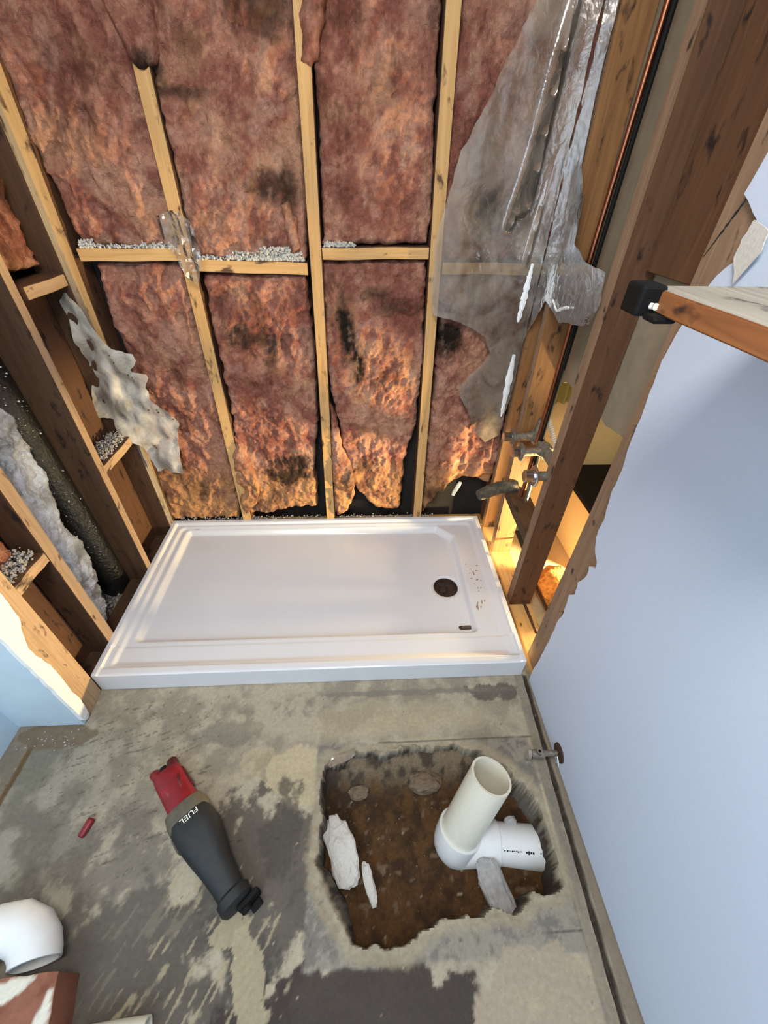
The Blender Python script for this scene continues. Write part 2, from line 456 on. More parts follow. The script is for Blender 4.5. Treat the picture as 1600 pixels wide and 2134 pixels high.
    put((noise(x, y, 3, 110, 40)-.90)*3, dark*.6, .3, .8)
    put((noise(x, y, 9, 90, 50)-.92)*3, beige*1.15, .3, .8)
    put(blob(.20, -.66, .34, .14, 0, .9), grey*.62, .35, .75)  # grey tone plus lens vignette painted into the lower left floor
    put(blob(.10, -.45, .16, .10, 0, .9), grey*.8, .35, .5)
    # broken concrete inside the pit
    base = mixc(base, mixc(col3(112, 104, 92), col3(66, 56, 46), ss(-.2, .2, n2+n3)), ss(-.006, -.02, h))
    # debris behind the tray and the neighbour's paler floor
    base = mixc(base, mixc(col3(150, 140, 122), col3(70, 58, 46), ss(-.1, .2, n2)), (x < 0)*(y > .0)*1.0)
    base = mixc(base, col3(206, 190, 150), (x > 1.66)*1.0)
    return base*.9
us = np.unique(np.concatenate([np.arange(-.8, -.28, .1), np.arange(-.28, 1.70, .0042), np.arange(1.7, 3.2, .1), [3.2]]))
vs = np.unique(np.concatenate([np.arange(-2.3, -.95, .1), np.arange(-.95, .02, .0042), np.arange(.02, .95, .02)]))
struct(sheet('floor', [(-.8, -2.3), (3.2, -2.3), (3.2, .94), (-.8, .94)], .2, floor_h, lambda u, v: -.34, lambda u, v, h: (u, v, h), M['concrete'], floor_c, us=us, vs=vs))

# soil at the bottom of the pit
def dirt_h(x, y):
    return -.125 + .012*fbm(x, y, 0, 7, 4, 12) + .004*fbm(x, y, 0, 45, 3, 15) + .085*ss(-.36, -.235, y+.02*fbm(x, y, 0, 14, 3, 2)) - .02*ss(1.2, 1.42, x)*ss(-.5, -.6, y)
def dirt_c(x, y, h):
    n = fbm(x, y, 0, 22, 5, 6, .65)
    c = mixc(col3(84, 56, 24), col3(54, 34, 14), ss(-.25, .3, n))
    c = mixc(c, col3(104, 84, 62), ss(.62, .78, noise(x, y, 0, 60, 3)))
    c = mixc(c, col3(150, 132, 104), ss(.72, .82, noise(x, y, 0, 95, 8)))
    c = mixc(c, mixc(col3(120, 104, 82), col3(70, 58, 46), ss(-.1, .2, n)), ss(-.34, -.27, y+.05*n)*.9)
    return c
tag(sheet('soil', [(.72, -.76), (1.5, -.76), (1.5, -.16), (.72, -.16)], .005, dirt_h, lambda u, v: -.29, lambda u, v, h: (u, v, h), M['dirt'], dirt_c),
    'damp dark brown soil at the bottom of the broken floor pit', 'soil', kind='stuff')

# --- walls of the bathroom
DW = [(-.035,-.1),(-.02,.0),(-.017,.06),(-.022,.13),(-.026,.25),(-.022,.36),(-.03,.42),(-.018,.49),(-.035,.52),(-.028,.56),(-.046,.60),(-.040,.64),(-.062,.655),(-.058,.675),(-.035,.69),(-.012,.72),(-.012,.78),(.004,.85),(.004,.92),(.018,.98),(.024,1.06),(.034,1.15),(.028,1.21),(.006,1.30),(-.012,1.33),(-.03,1.345),(-.018,1.37),(-.03,1.395),(.02,1.425),(.012,1.47),(.0,1.6),(.01,1.8),(.0,2.4)]
dwl = rough(DW, .012, .0025, 60, 2, closed=False)
poly = [(-2.3, 0.0), (-2.3, 2.4)] + [tuple(p) for p in dwl[::-1]]
poly = [(a, max(b, .004)) for a, b in poly]
vs_ = np.unique(np.concatenate([np.arange(-2.35, -.12, .12), np.arange(-.12, .06, .003)]))
struct(sheet('wall_right', poly, .005, lambda u, v: 0*u, lambda u, v: 0*u+.012, lambda u, v, h: (1.548+h, u, v), [M['paint'], M['gyp']], sidemat=1, us=vs_,
             vs=np.concatenate([np.arange(0, 1.6, .004), np.arange(1.6, 2.5, .1)])))
# flap of torn drywall paper hanging off the cut edge
tag(sheet('drywall_paper_flap', rough([(-.03,1.395),(-.075,1.385),(-.082,1.36),(-.068,1.34),(-.055,1.315),(-.045,1.33),(-.028,1.345)], .01, .002, 50), .003,
          lambda u, v: -.006-.10*np.clip(-.03-u, 0, 1), lambda u, v: -.0045-.10*np.clip(-.03-u, 0, 1), lambda u, v, h: (1.548+h, u, v), M['gyp']),
    'grey torn drywall paper flap curling off the upper wall edge', 'paper scrap')
b = MB(); b.box((-.222, -2.3, 0.0), (-.21, -.108, 2.4)); struct(b.build('wall_left', M['paintl']))
b = MB(); b.box((-.21, -.12, 0.004), (-.0005, -.108, 2.4)); struct(b.build('wall_wing', M['paintl']))
st = rough([(-.121, .035), (-.121, 2.4), (-.035, 2.4), (-.035, .75), (-.045, .60), (-.052, .50), (-.074, .46), (-.088, .41), (-.086, .36), (-.078, .31), (-.082, .22), (-.088, .16), (-.083, .1), (-.095, .035)], .012, .002, 50, 4)
st[:, 0] = np.clip(st[:, 0], -.121, 0)
struct(sheet('trim_corner', st, .004, lambda u, v: 0*u+.013+.001*fbm(u, v, 0, 20), lambda u, v: 0*u, lambda u, v, h: (h, u, v), M['bead'],
             vs=np.concatenate([np.arange(0, .8, .004), np.arange(.8, 2.5, .1)])))
b = MB(); b.box((-.8, .905, -.1), (3.2, .93, 2.4)); struct(b.build('wall_back', M['sheath']))
b = MB(); b.box((-.30, -.10, 0), (-.28, .905, 2.4)); struct(b.build('wall_left_outer', M['osb']))
b = MB(); b.box((-.8, -2.32, 0), (3.2, -2.3, 2.4)); struct(b.build('wall_near', M['paint']))
b = MB(); b.box((-.8, -2.32, 2.4), (3.2, .95, 2.42)); struct(b.build('ceiling', M['ceil']))
# neighbour room: back of its drywall seen between the studs, broken away below 0.9 m
gy = rough([(-.1, 2.4), (-.1, .9), (.07, .892), (.2, .90), (.28, .889), (.34, .905), (.45, .89), (.52, .893), (.56, .905), (.60, .887), (.7, .895), (.9, .905), (.9, 2.4)], .012, .0025, 60, 7)
struct(sheet('wall_neighbour', gy, .006, lambda u, v: 0*u, lambda u, v: 0*u+.012, lambda u, v, h: (1.652+h, u, v), M['gypback'],
             us=np.arange(-.1, .92, .006), vs=np.concatenate([np.arange(.86, .95, .004), np.arange(.95, 2.5, .1)])))
b = MB(); b.box((1.652, -2.3, 0), (1.664, -.1, 2.4)); struct(b.build('wall_neighbour_near', M['gypback']))
b = MB(); b.box((1.70, .84, 0), (3.2, .852, 2.4)); struct(b.build('wall_neighbour_back', M['cream']))
b = MB(); b.box((3.18, -2.3, 0), (3.2, .9, 2.4)); struct(b.build('wall_neighbour_far', M['cream']))

# ================================================================ FRAMING
def beam(name, p0, p1, w, d, mats, face=None, parent=None, bow=.0, seed=0, nseg=14, wdir=(1, 0, 0), facemat=1, bevel=.0018):
    """lumber along local Z from p0 to p1; w along wdir, d across. face='-y'|'+x'|'-x' gets material 1"""
    p0, p1 = Vector(p0), Vector(p1); L = (p1-p0).length; z = (p1-p0).normalized()
    x = Vector(wdir); x = (x - z*x.dot(z)).normalized(); y = z.cross(x)
    bm = bmesh.new(); rings = []
    for i in range(nseg+1):
        t = i/nseg; zz = L*t
        wx = bow*math.sin(math.pi*t) + .0012*math.sin(seed*3+9*t)
        wy = .0010*math.cos(seed*5+7*t)
        e = .0
        rings.append([bm.verts.new((sx*w/2+wx, sy*d/2+wy, zz)) for sx, sy in ((-1,-1),(1,-1),(1,1),(-1,1))])
    for i in range(nseg):
        for k in range(4):
            bm.faces.new((rings[i][k], rings[i][(k+1) % 4], rings[i+1][(k+1) % 4], rings[i+1][k]))
    bm.faces.new(rings[0][::-1]); bm.faces.new(rings[-1])
    bm.normal_update()
    R = Matrix((x, y, z)).transposed()
    if face:
        fv = {'-y': Vector((0,-1,0)), '+x': Vector((1,0,0)), '-x': Vector((-1,0,0)), '+z': Vector((0,0,1))}[face]
        for f in bm.faces:
            if (R @ f.normal).dot(fv) > .8: f.material_index = facemat
    bmesh.ops.bevel(bm, geom=[e for e in bm.edges if len(e.link_faces) == 2 and e.calc_face_angle(0) > 1], offset=bevel, segments=2, affect='EDGES', clamp_overlap=True)
    me = bpy.data.meshes.new(name); bm.to_mesh(me); bm.free()
    o = link(name, me, mats, parent)
    o.location = p0; o.rotation_euler = R.to_euler()
    return o
PM = [M['pine'], M['pine']]
BG = 'pale pine studs of the back wall'
yb = .812+.0445
def bstud(x0, x1, label, w=.038, z1=2.4, z0=.0):
    o = beam('wall_stud', (x0, yb, z0), (x1, yb, z1), w, .089, [M['old2'], M['pine']], '-y', seed=x0*10)
    return tag(o, label, 'stud', BG)
bstud(.360, .405, 'pale pine back stud, left of the middle one, top hidden by pink wool', .044)
bstud(.775, .825, 'pale pine stud in the middle of the back wall, unbroken top to bottom', .040)
bstud(1.217, 1.180, 'pale pine back stud nearest the clear plastic sheet', .042)
bstud(-.03, .04, 'pale pine corner stud at the left end of the back wall', .050)
bstud(1.60, 1.60, 'back corner stud behind the clear plastic, at the right end of the wall', .06)
def bblock(xa, xb, z, label, h=.038, zb=None):
    zb = z if zb is None else zb
    o = beam('fire_block', (xa, yb, z), (xb, yb, zb), h, .089, [M['old2'], M['pine']], '-y', wdir=(0, 0, 1), nseg=6, seed=xa)
    return tag(o, label, 'wood block', 'wood blocks between the back studs')
bblock(.045, .366, 1.224, 'leftmost horizontal wood block of the back wall, under the plastic wisp', zb=1.229)
bblock(.412, .772, 1.199, 'lower horizontal wood block left of the middle stud, grey granules on it', zb=1.193)
bblock(.822, 1.175, 1.236, 'clean horizontal wood block right of the middle stud', .036, 1.243)
bblock(1.222, 1.565, 1.200, 'horizontal wood block seen through the clear plastic sheet')
tag(beam('bottom_plate', (-.28, yb, .02), (1.65, yb, .02), .038, .089, PM, wdir=(0, 0, 1)), 'flat wood plate on the floor behind the white shower tray', 'wood plate')

# left wall: stud edges face +x at x=0, broad sides face the camera
def lstud(y, label, w=.038, y1=None, mats=None, x=0.0, d=.089, z1=2.4):
    y1 = y if y1 is None else y1
    o = beam('wall_stud', (x-d/2, y, 0), (x-d/2, y1, z1), d, w, mats or [M['old'], M['edgel']], '+x', seed=y*7)
    return tag(o, label, 'stud', 'old brown studs of the left wall')
lstud(.79, 'weathered grey-brown left wall stud beside the back corner', .042, .80, [M['old'], M['weather']])
lstud(.505, 'long brown left wall stud with pale edge, between the white wool and the back corner', .036, .550, d=.12)
lstud(.150, 'brown left wall stud with nail-pocked edge, in front of the white wool', .042, .175)
lstud(-.045, 'wide splintered pale stud at the front end of the left wall', .085, -.03)
def lblock(ya, yb_, z, label, x=-.045, w=.089):
    o = beam('fire_block', (x, ya, z), (x, yb_, z), w, .036, [M['old2'], M['edgel']], '+x', wdir=(1, 0, 0), nseg=5, seed=ya)
    return tag(o, label, 'wood block', 'wood blocks between the left studs')
lblock(.565, .775, 1.16, 'upper wood block between the two rear left studs')
lblock(.53, .765, .585, 'lower wood block between the two rear left studs, white grit on it')
lblock(.0, .135, .545, 'short wood block between the two front left studs')
tag(beam('bottom_plate', (-.05, -.10, .02), (-.05, .80, .02), .038, .089, [M['old'], M['old']], wdir=(0, 0, 1)), 'dark wood plate on the floor under the left studs', 'wood plate')

# right wall
def rstud(y, y1, label, w=.038, mats=None, z0=.038, x=1.56, d=.089, name='wall_stud'):
    o = beam(name, (x+d/2, y, z0), (x+d/2, y1, 2.4), d, w, mats or [M['old2'], M['edge']], '-x', seed=y*11)
    return tag(o, label, 'stud', 'old brown studs of the right wall')
rstud(.805, .805, 'right wall stud closest to the back corner, half behind the plastic', .03, [M['sap'], M['edge']])
rstud(.627, .738, 'right wall stud left of the copper pipe, lit orange low down', .034, [M['sap'], M['edge']])
rstud(.318, .362, 'thick nail-pocked right wall stud beside the black shelf cap', .046)
rstud(-.004, .004, 'wide chipped stud along the torn edge of the blue-white drywall', .134)
tag(beam('bottom_plate', (1.605, -.12, .019), (1.605, .80, .019), .038, .089, [M['pine'], M['pine']], wdir=(0, 0, 1)), 'pale wood plate on the floor under the right studs', 'wood plate')
tag(beam('backing_board', (1.632, .19, 1.275), (1.632, .19, 2.4), .03, .236, [M['old'], M['old2']], '-x'), 'wide brown knotty board filling the bay above the shelf', 'board')
tag(beam('cross_block', (1.604, .336, .375), (1.604, .62, .385), .089, .04, [M['old'], M['old']], '-x', nseg=5), 'dark wood block under the corroded valve between two right studs', 'wood block')

# ================================================================ INSULATION
STAINS = [(.676,1.404,.05,.03,.8),(.735,1.39,.02,.05,.7),(.40,1.64,.03,.03,.9),(.46,1.60,.07,.012,.7),(1.373,1.357,.055,.06,1.),(.889,1.01,.028,.10,1.),(.93,.86,.024,.07,1.),(1.262,.985,.05,.08,1.),
          (.55,.97,.09,.04,.85),(.60,.89,.02,.02,.7),(.709,1.755,.06,.05,.75),(1.08,1.077,.07,.03,.6),(1.01,1.12,.05,.02,.6),(.64,.42,.07,.03,.9),(.60,.35,.08,.035,.9),(.09,.40,.05,.05,.5),(.52,1.04,.05,.03,.35),(.95,.40,.06,.04,.6),(.88,.34,.03,.06,.5),(.16,.28,.05,.05,.5),(1.30,.25,.1,.03,.6)]
def wool_h(seed, bulge=.012, k=1.0):
    def f(u, v):
        w = .05*fbm(u, v, 0, 6, 3, seed)
        a = fbm(u+w, v*.7-w, 0, 9, 3, seed+1); r = 1-np.abs(fbm(u+w, v*.8+w, 0, 16, 5, seed+2))*2.2
        r2 = 1-np.abs(fbm(u-w, v, 0, 42, 4, seed+5))*2
        return bulge*a*1.8 + .016*(r-.6) + .0045*(r2-.6) + .0035*fbm(u, v, 0, 110, 2, seed+7)
    return f
def wool_c(base=0, seed=0):
    def f(u, v, h):
        n1 = fbm(u, v, 0, 6, 5, 60+seed, .6); n2 = fbm(u, v*.8, 0, 22, 5, 70+seed, .65); n3 = fbm(u, v, 0, 70, 4, 81+seed, .6)
        c = mixc(col3(158, 100, 84), col3(204, 146, 120), ss(-.25, .3, n2*1.1+.15*n3))
        c = mixc(c, col3(206, 156, 120), ss(.04, .34, n1+.2*n3)*.6)
        c = mixc(c, col3(128, 70, 58), ss(.1, .42, -n1+.6*n2)*.6)
        c = mixc(c, col3(198, 150, 128), ss(.2, .4, fbm(u, v, 4, 12, 4, 90, .6))*.6)
        low = ss(.46, .30, v+.08*n1)
        c = mixc(c, mixc(col3(214, 160, 104), col3(140, 96, 70), ss(-.05, .25, n2)), low*.7*base)  # warm lamplight painted into the low wool as an orange tint
        for (sx, sz, rx, rz, a) in STAINS:
            d = np.sqrt(((u-sx)/rx)**2+((v-sz)/rz)**2)
            c = mixc(c, col3(44, 38, 32), ss(1.75, .5, d-1.0*n2-.6*n3-.3*n1)*a)
        d2 = fbm(u*1.2, v*.6, 2, 13, 5, 120+seed, .65)
        c = mixc(c, col3(92, 56, 42), ss(.14, .42, d2)*.55)
        c = mixc(c, col3(222, 176, 146), ss(.2, .42, -d2+.3*n2)*.4)
        return c*.9
    return f
BATTS = []
def batt(poly, label, y=.825, seed=0, bulge=.012, group='pink wool batts of the back wall', low=1, res=.0048, name='insulation_batt', back=.9, amp=.005):
    pl = rough(poly, .014, amp, 45, seed)
    hf = wool_h(seed, bulge)
    def front(u, v):
        d, _, _ = polydist(u, v, pl); e = np.clip(-d/.022, 0, 1)
        return y - hf(u, v)*1.0 + .018*(1-np.sqrt(1-(1-e)**2))
    o = sheet(name, pl, res, front, lambda u, v: 0*u+back, lambda u, v, h: (u, h, v), M['insul'], wool_c(low, seed))
    return tag(o, label, 'insulation', group)
T = 2.0
batt([(.06, 1.245), (.358, 1.245), (.372, 1.62), (.345, 1.8), (.345, T), (.03, T), (.03, 1.5)], 'upper pink wool batt in the leftmost bay, above the granules', seed=1)
batt([(.405, 1.222), (.770, 1.218), (.785, 1.5), (.80, T), (.385, T), (.385, 1.72), (.385, 1.645), (.412, 1.63)], 'upper pink wool batt left of the middle stud, black stain at its lower right', y=.818, seed=2)
batt([(.825, 1.258), (1.17, 1.268), (1.175, 1.4), (1.162, 1.6), (1.155, T), (.84, T), (.835, 1.5)], 'upper pink wool batt right of the middle stud', seed=3)
batt([(1.215, 1.225), (1.56, 1.222), (1.575, 1.6), (1.575, T), (1.205, T), (1.21, 1.5)], 'upper pink wool batt behind the clear plastic sheet', seed=4)
batt([(.075, 1.196), (.362, 1.203), (.352, .9), (.345, .55), (.332, .2), (.318, .10), (-.02, .10), (-.02, .30), (.02, .45), (.05, .8)], 'lower pink wool batt in the leftmost bay, beside the torn plastic', seed=5)
batt([(.415, 1.172), (.762, 1.170), (.762, .85), (.752, .60), (.722, .44), (.715, .17), (.58, .155), (.36, .11), (.352, .30), (.385, .52), (.41, .70), (.41, .9)], 'lower pink wool batt left of the middle stud, stained, with orange lamplight painted in at its foot', seed=6)
batt([(.815, 1.210), (1.17, 1.218), (1.185, .9), (1.175, .6), (1.135, .42), (1.125, .14), (1.0, .15), (.965, .20), (.93, .24), (.885, .32), (.85, .55), (.812, .85)], 'lower pink wool batt right of the middle stud, long black streak in it', seed=7)
batt([(1.232, 1.178), (1.56, 1.178), (1.565, .8), (1.565, .30), (1.50, .31), (1.42, .33), (1.37, .29), (1.335, .235), (1.31, .24), (1.275, .17), (1.245, .11), (1.235, .3), (1.24, .8)], 'lower pink wool batt at the right end, ragged above a dark gap', seed=8, amp=.008)
batt([(.815, .72), (.84, .62), (.855, .50), (.885, .42), (.905, .34), (.90, .24), (.865, .15), (.81, .12), (.802, .3), (.80, .5)], 'yellow-tan tuft of wool hanging beside the foot of the middle stud', y=.80, seed=9, bulge=.01, back=.84, group='loose tufts of wool', name='insulation_tuft')
batt([(.802, 1.665), (.822, 1.655), (.85, 1.67), (.862, 1.72), (.88, 1.80), (.885, 1.95), (.815, 1.95), (.81, 1.75)], 'pink wool flap folded over the top of the middle stud', y=.795, seed=10, bulge=.006, back=.83, group='loose tufts of wool', name='insulation_tuft')
batt([(.335, 1.77), (.36, 1.68), (.372, 1.64), (.40, 1.635), (.43, 1.65), (.45, 1.70), (.44, 1.95), (.34, 1.95)], 'pink wool flap with blackened tip folded over the left back stud', y=.792, seed=11, bulge=.006, back=.83, group='loose tufts of wool', name='insulation_tuft')
batt([(.365, .50), (.395, .56), (.43, .50), (.44, .40), (.455, .30), (.43, .20), (.36, .13), (.345, .2)], 'orange curl of wool at the foot of the left back stud', y=.803, seed=12, bulge=.008, back=.84, group='loose tufts of wool', name='insulation_tuft')
batt([(.705, 1.36), (.735, 1.375), (.75, 1.33), (.752, 1.25), (.725, 1.235), (.71, 1.28)], 'finger-shaped wool tuft hanging above the granules by the middle stud', y=.80, seed=13, bulge=.006, back=.84, group='loose tufts of wool', name='insulation_tuft')

# left wall bays (v axis is y, seen from the room)
def lbatt(poly, x, label, colf, seed, name='insulation_batt', mat=None, back=None, bulge=.014, cat='insulation', res=.005, amp=.007, kind=None, group='wool batts in the left wall'):
    pl = rough(poly, .016, amp, 40, seed); hf = wool_h(seed, bulge)
    def front(u, v):
        d, _, _ = polydist(u, v, pl); e = np.clip(-d/.03, 0, 1)
        return x + hf(u, v)*1.2 - .025*(1-np.sqrt(1-(1-e)**2))
    o = sheet(name, pl, res, front, lambda u, v: 0*u+(back if back is not None else x-.05), lambda u, v, h: (h, u, v), mat or M['insul'], colf)
    return tag(o, label, cat, group, kind)
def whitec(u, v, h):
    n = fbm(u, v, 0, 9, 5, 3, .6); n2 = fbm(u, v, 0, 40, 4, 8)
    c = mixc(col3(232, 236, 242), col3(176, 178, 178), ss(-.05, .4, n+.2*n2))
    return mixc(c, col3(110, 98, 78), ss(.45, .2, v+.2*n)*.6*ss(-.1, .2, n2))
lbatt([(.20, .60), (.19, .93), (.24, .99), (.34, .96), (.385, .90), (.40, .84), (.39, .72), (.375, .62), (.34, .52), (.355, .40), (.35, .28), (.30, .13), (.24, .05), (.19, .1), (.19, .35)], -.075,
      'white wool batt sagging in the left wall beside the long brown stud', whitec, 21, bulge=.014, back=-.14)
lbatt([(.0, .66), (.12, .66), (.115, .58), (.05, .565), (.0, .57)], -.06, 'pink wool above the short block at the front left', wool_c(0, 5), 22)
lbatt([(-.0, 1.2), (.13, 1.2), (.13, .67), (.0, .67)], -.07, 'pink wool high in the front left bay', wool_c(0, 6), 25)
lbatt([(.56, 1.20), (.76, 1.20), (.77, 2.0), (.57, 2.0)], -.06, 'pink-brown wool high between the two rear left studs', wool_c(0, 7), 23)
b = MB(); b.box((-.105, .545, .60), (-.09, .79, 1.14)); b.box((-.105, .545, .0), (-.09, .79, .57)); tag(b.build('backing_board', M['old2']), 'reddish brown board behind the lower rear left block', 'board')
b = MB(); b.box((-.105, .0, .0), (-.09, .13, .53)); tag(b.build('backing_board', M['old2']), 'dark brown board behind the front left block', 'board')
# black wrapped duct in the left bay
pts = [(-.17, .46, 1.25), (-.168, .465, 1.0), (-.165, .47, .7), (-.160, .475, .4), (-.155, .475, .16), (-.155, .478, .008)]
b = MB(); b.tube(pts, [.066, .066, .064, .060, .058, .058], 28)
o = b.build('wrapped_duct', M['black_s'], smooth=True)
o.data.transform(Matrix.Identity(4))
tag(o, 'shiny black wrapped duct behind the white wool in the left wall', 'duct')
sp = MB()
for i in range(110):
    t = random.random(); z = .25+t*.95; a = random.uniform(-1.3, .2)
    p = Vector((-.166+.0665*math.cos(a), .468+.0665*math.sin(a), z)); r = random.uniform(.001, .0035)
    q = [(p.x+.002, p.y+random.uniform(-r, r), p.z+random.uniform(-r, r)) for _ in range(3)]
    q2 = [(a_-.004, b_, c_) for a_, b_, c_ in q]
    sp.add(q+q2, [(0,1,2),(5,4,3),(0,3,4,1),(1,4,5,2),(2,5,3,0)])
tag(sp.build('paint_flecks', M['bead']), 'tiny bright flecks scattered over the black wrapped duct', 'flecks', kind='stuff')

# granules on top of the blocks and on the floor
def granules(label, boxes, n, r0=.002, r1=.006, mat='grain'):
    v = []; f = []
    for i in range(n):
        (x0, y0, z0), (x1, y1, z1) = boxes[i % len(boxes)]
        t = random.random(); c = Vector((x0+(x1-x0)*random.random(), y0+(y1-y0)*random.random(), z0+(z1-z0)*random.random()**1.6))
        r = random.uniform(r0, r1); k = len(v)
        for d in ((1,0,0),(-1,0,0),(0,1,0),(0,-1,0),(0,0,1),(0,0,-1)):
            v.append(tuple(c+Vector(d)*r*random.uniform(.6, 1.3)))
        for q in ((0,2,4),(2,1,4),(1,3,4),(3,0,4),(2,0,5),(1,2,5),(3,1,5),(0,3,5)): f.append(tuple(a+k for a in q))
    return tag(pmesh('granules', v, f, M[mat]), label, 'granules', kind='stuff')
granules('grey-white granules heaped on the block left of the middle stud', [((.42, .812, 1.216), (.765, .84, 1.226)), ((.50, .812, 1.216), (.76, .83, 1.240)), ((.62,.812,1.216),(.74,.83,1.252))], 1500)
granules('white granules lying on the leftmost back block', [((.06, .812, 1.244), (.35, .83, 1.252)), ((.06, .812, 1.244), (.10, .83, 1.265)), ((.25, .812, 1.244), (.36, .83, 1.262))], 600)
granules('sparse white granules on the block right of the middle stud', [((.83, .814, 1.256), (.93, .83, 1.268))], 160)
granules('pale grit on the lower block between the rear left studs', [((-.08, .56, .604), (-.01, .75, .63))], 600, .002, .006, 'rockm')
granules('pale grit on the short block between the front left studs', [((-.08, .01, .564), (-.01, .12, .60))], 450, .002, .006, 'rockm')
granules('grey dusty rubble in the gap left of the shower tray', [((-.24, .20, .002), (-.01, .75, .02)), ((-.085, .36, .002), (-.02, .60, .03))], 1500, .003, .010, 'rockm')
granules('crumbs of rubble along the back edge of the shower tray', [((.0, .815, .085), (1.3, .84, .105))], 500, .002, .006, 'rockm')
granules('crumbs scattered along the foot of the left wing wall', [((-.19, -.20, .001), (.0, -.12, .004))], 35, .0015, .004, 'rockm')

# ================================================================ CLEAR PLASTIC
def film(name, poly, label, pos, seed, amp=.02, sc=5, res=.007, fold=None, group='torn clear plastic sheets', mat='poly', smooth=True):
    pl = rough(poly, .015, .004, 40, seed)
    def fr(u, v):
        h = amp*fbm(u*1.3, v*.5, 0, sc, 3, seed) + amp*.35*(np.abs(fbm(u, v*.4, 0, sc*3, 3, seed+4)))
        if fold is not None: h = h + fold(u, v)
        return h
    o = sheet(name, pl, res, fr, lambda u, v: fr(u, v)-.0006, pos, M[mat], smooth=smooth)
    return tag(o, label, 'plastic sheet', group)
def foldr(u, v):
    ln = 1.478 - (1.74-v)*.085
    a = .085*np.clip((1.84-v)/.48, 0, 1)*ss(1.335, 1.375, v)
    l2 = 1.412+(v-1.3)*.20
    return a*np.exp(-np.abs((u-ln)/.012)**1.6) + .035*np.clip((1.52-v)/.2, 0, 1)*ss(1.295, 1.33, v)*np.exp(-((u-l2)/.010)**2) + .02*np.clip((1.5-v)/.3, 0, 1)*ss(1.2, 1.24, v)*np.exp(-((u-1.50-(v-1.3)*.1)/.007)**2)
film('plastic_sheet', [(1.41, 1.98), (1.383, 1.77), (1.31, 1.62), (1.242, 1.50), (1.20, 1.34), (1.188, 1.29), (1.188, 1.12), (1.20, 1.06), (1.30, 1.04), (1.37, 1.005), (1.40, .985), (1.43, .93), (1.40, .88), (1.33, .80), (1.335, .76), (1.40, .66), (1.41, .60), (1.48, .55), (1.535, .58), (1.548, .75), (1.55, 1.3), (1.55, 1.98)],
     'large torn clear plastic sheet over the right end of the pink wool', lambda u, v, h: (u, .782-h, v), 31, .010, 6, fold=foldr)
film('plastic_sheet', [(.79, 1.98), (.68, 1.98), (.69, 1.6), (.665, 1.47), (.60, 1.40), (.585, 1.30), (.50, 1.27), (.37, 1.262), (.345, 1.20), (.36, 1.14), (.55, 1.10), (.69, 1.13), (.78, 1.0), (.79, 1.1)],
     'clear plastic remnant wrapped across the right wall studs', lambda u, v, h: (1.553-h, u, v), 32, .004, 8)
def crum(u, v):
    return .030*np.abs(fbm(u, v, 0, 8, 2, 50)) + .016*fbm(u*1.2, v*.6, 0, 26, 2, 52) + .008
film('plastic_sheet', [(-.045, 1.10), (-.01, 1.13), (.02, 1.04), (.04, .97), (.06, .945), (.125, .93), (.135, .90), (.10, .875), (.155, .85), (.13, .80), (.13, .76), (.175, .71), (.205, .66), (.18, .60), (.175, .55), (.165, .42), (.12, .425), (.09, .445), (.045, .41), (.04, .50), (.03, .56), (-.03, .60), (-.04, .68), (-.115, .685), (-.085, .76), (-.045, .90), (-.05, 1.0)],
     'crumpled milky plastic bunched at the lower left of the back wall', lambda u, v, h: (u, .780-h, v), 33, .012, 12, fold=crum, mat='poly2', res=.011, smooth=True)
film('plastic_sheet', [(.33, 1.335), (.40, 1.345), (.43, 1.32), (.445, 1.27), (.44, 1.20), (.41, 1.15), (.385, 1.17), (.37, 1.23), (.345, 1.27)],
     'small curl of clear plastic looped over the left back stud', lambda u, v, h: (u, .775-h, v), 34, .030, 26, res=.009, smooth=False)
def sliver(pts, w, label):
    v = []; f = []; n = len(pts)
    for i, (x, y, z) in enumerate(pts):
        ww = w*(.35+.65*math.sin(math.pi*(i+.6)/n))*random.uniform(.7, 1.2)
        for sx, sy in ((-1, 0), (0, -1), (1, 0), (0, 1)): v.append((x+sx*ww+random.uniform(-.001, .001), y+sy*.003, z+random.uniform(-.003, .003)))
    for i in range(n-1):
        for k in range(4): f.append((i*4+k, i*4+(k+1) % 4, i*4+4+(k+1) % 4, i*4+4+k))
    f.append((3, 2, 1, 0)); f.append(tuple(range(4*n-4, 4*n)))
    return tag(pmesh('plaster_sliver', v, f, M['bead']), label, 'plaster remnant', 'white slivers of joint plaster')
sl = lambda a, b, n=26: [tuple(np.array(a)+(np.array(b)-np.array(a))*i/(n-1)) for i in range(n)]
sliver(sl((1.515, .772, 1.22), (1.508, .772, 1.04)), .011, 'upper white plaster sliver on the corner, beside the clear plastic')
sliver(sl((1.519, .772, .925), (1.522, .772, .675)), .013, 'lower white plaster sliver above the corroded valve')
def tornstrip(pts, w, label):
    v = []; f = []; n = len(pts)
    for i, (x, y, z) in enumerate(pts):
        ww = w*random.uniform(.5, 1.1)
        v += [(x, y, z-ww), (x-.003, y, z), (x, y, z+ww), (x+.002, y, z)]
    for i in range(n-1):
        for k in range(4): f.append((i*4+k, i*4+(k+1) % 4, i*4+4+(k+1) % 4, i*4+4+k))
    f.append((3, 2, 1, 0)); f.append(tuple(range(4*n-4, 4*n)))
    return tag(pmesh('torn_tape', v, f, M['bead']), label, 'paper scrap', 'torn white edge strips on the right wall')
def curve3(P, n=18):
    P = [Vector(p) for p in P]; out = []
    for i in range(n):
        t = i/(n-1)*(len(P)-1); k = min(int(t), len(P)-2); out.append(tuple(P[k].lerp(P[k+1], t-k)))
    return out
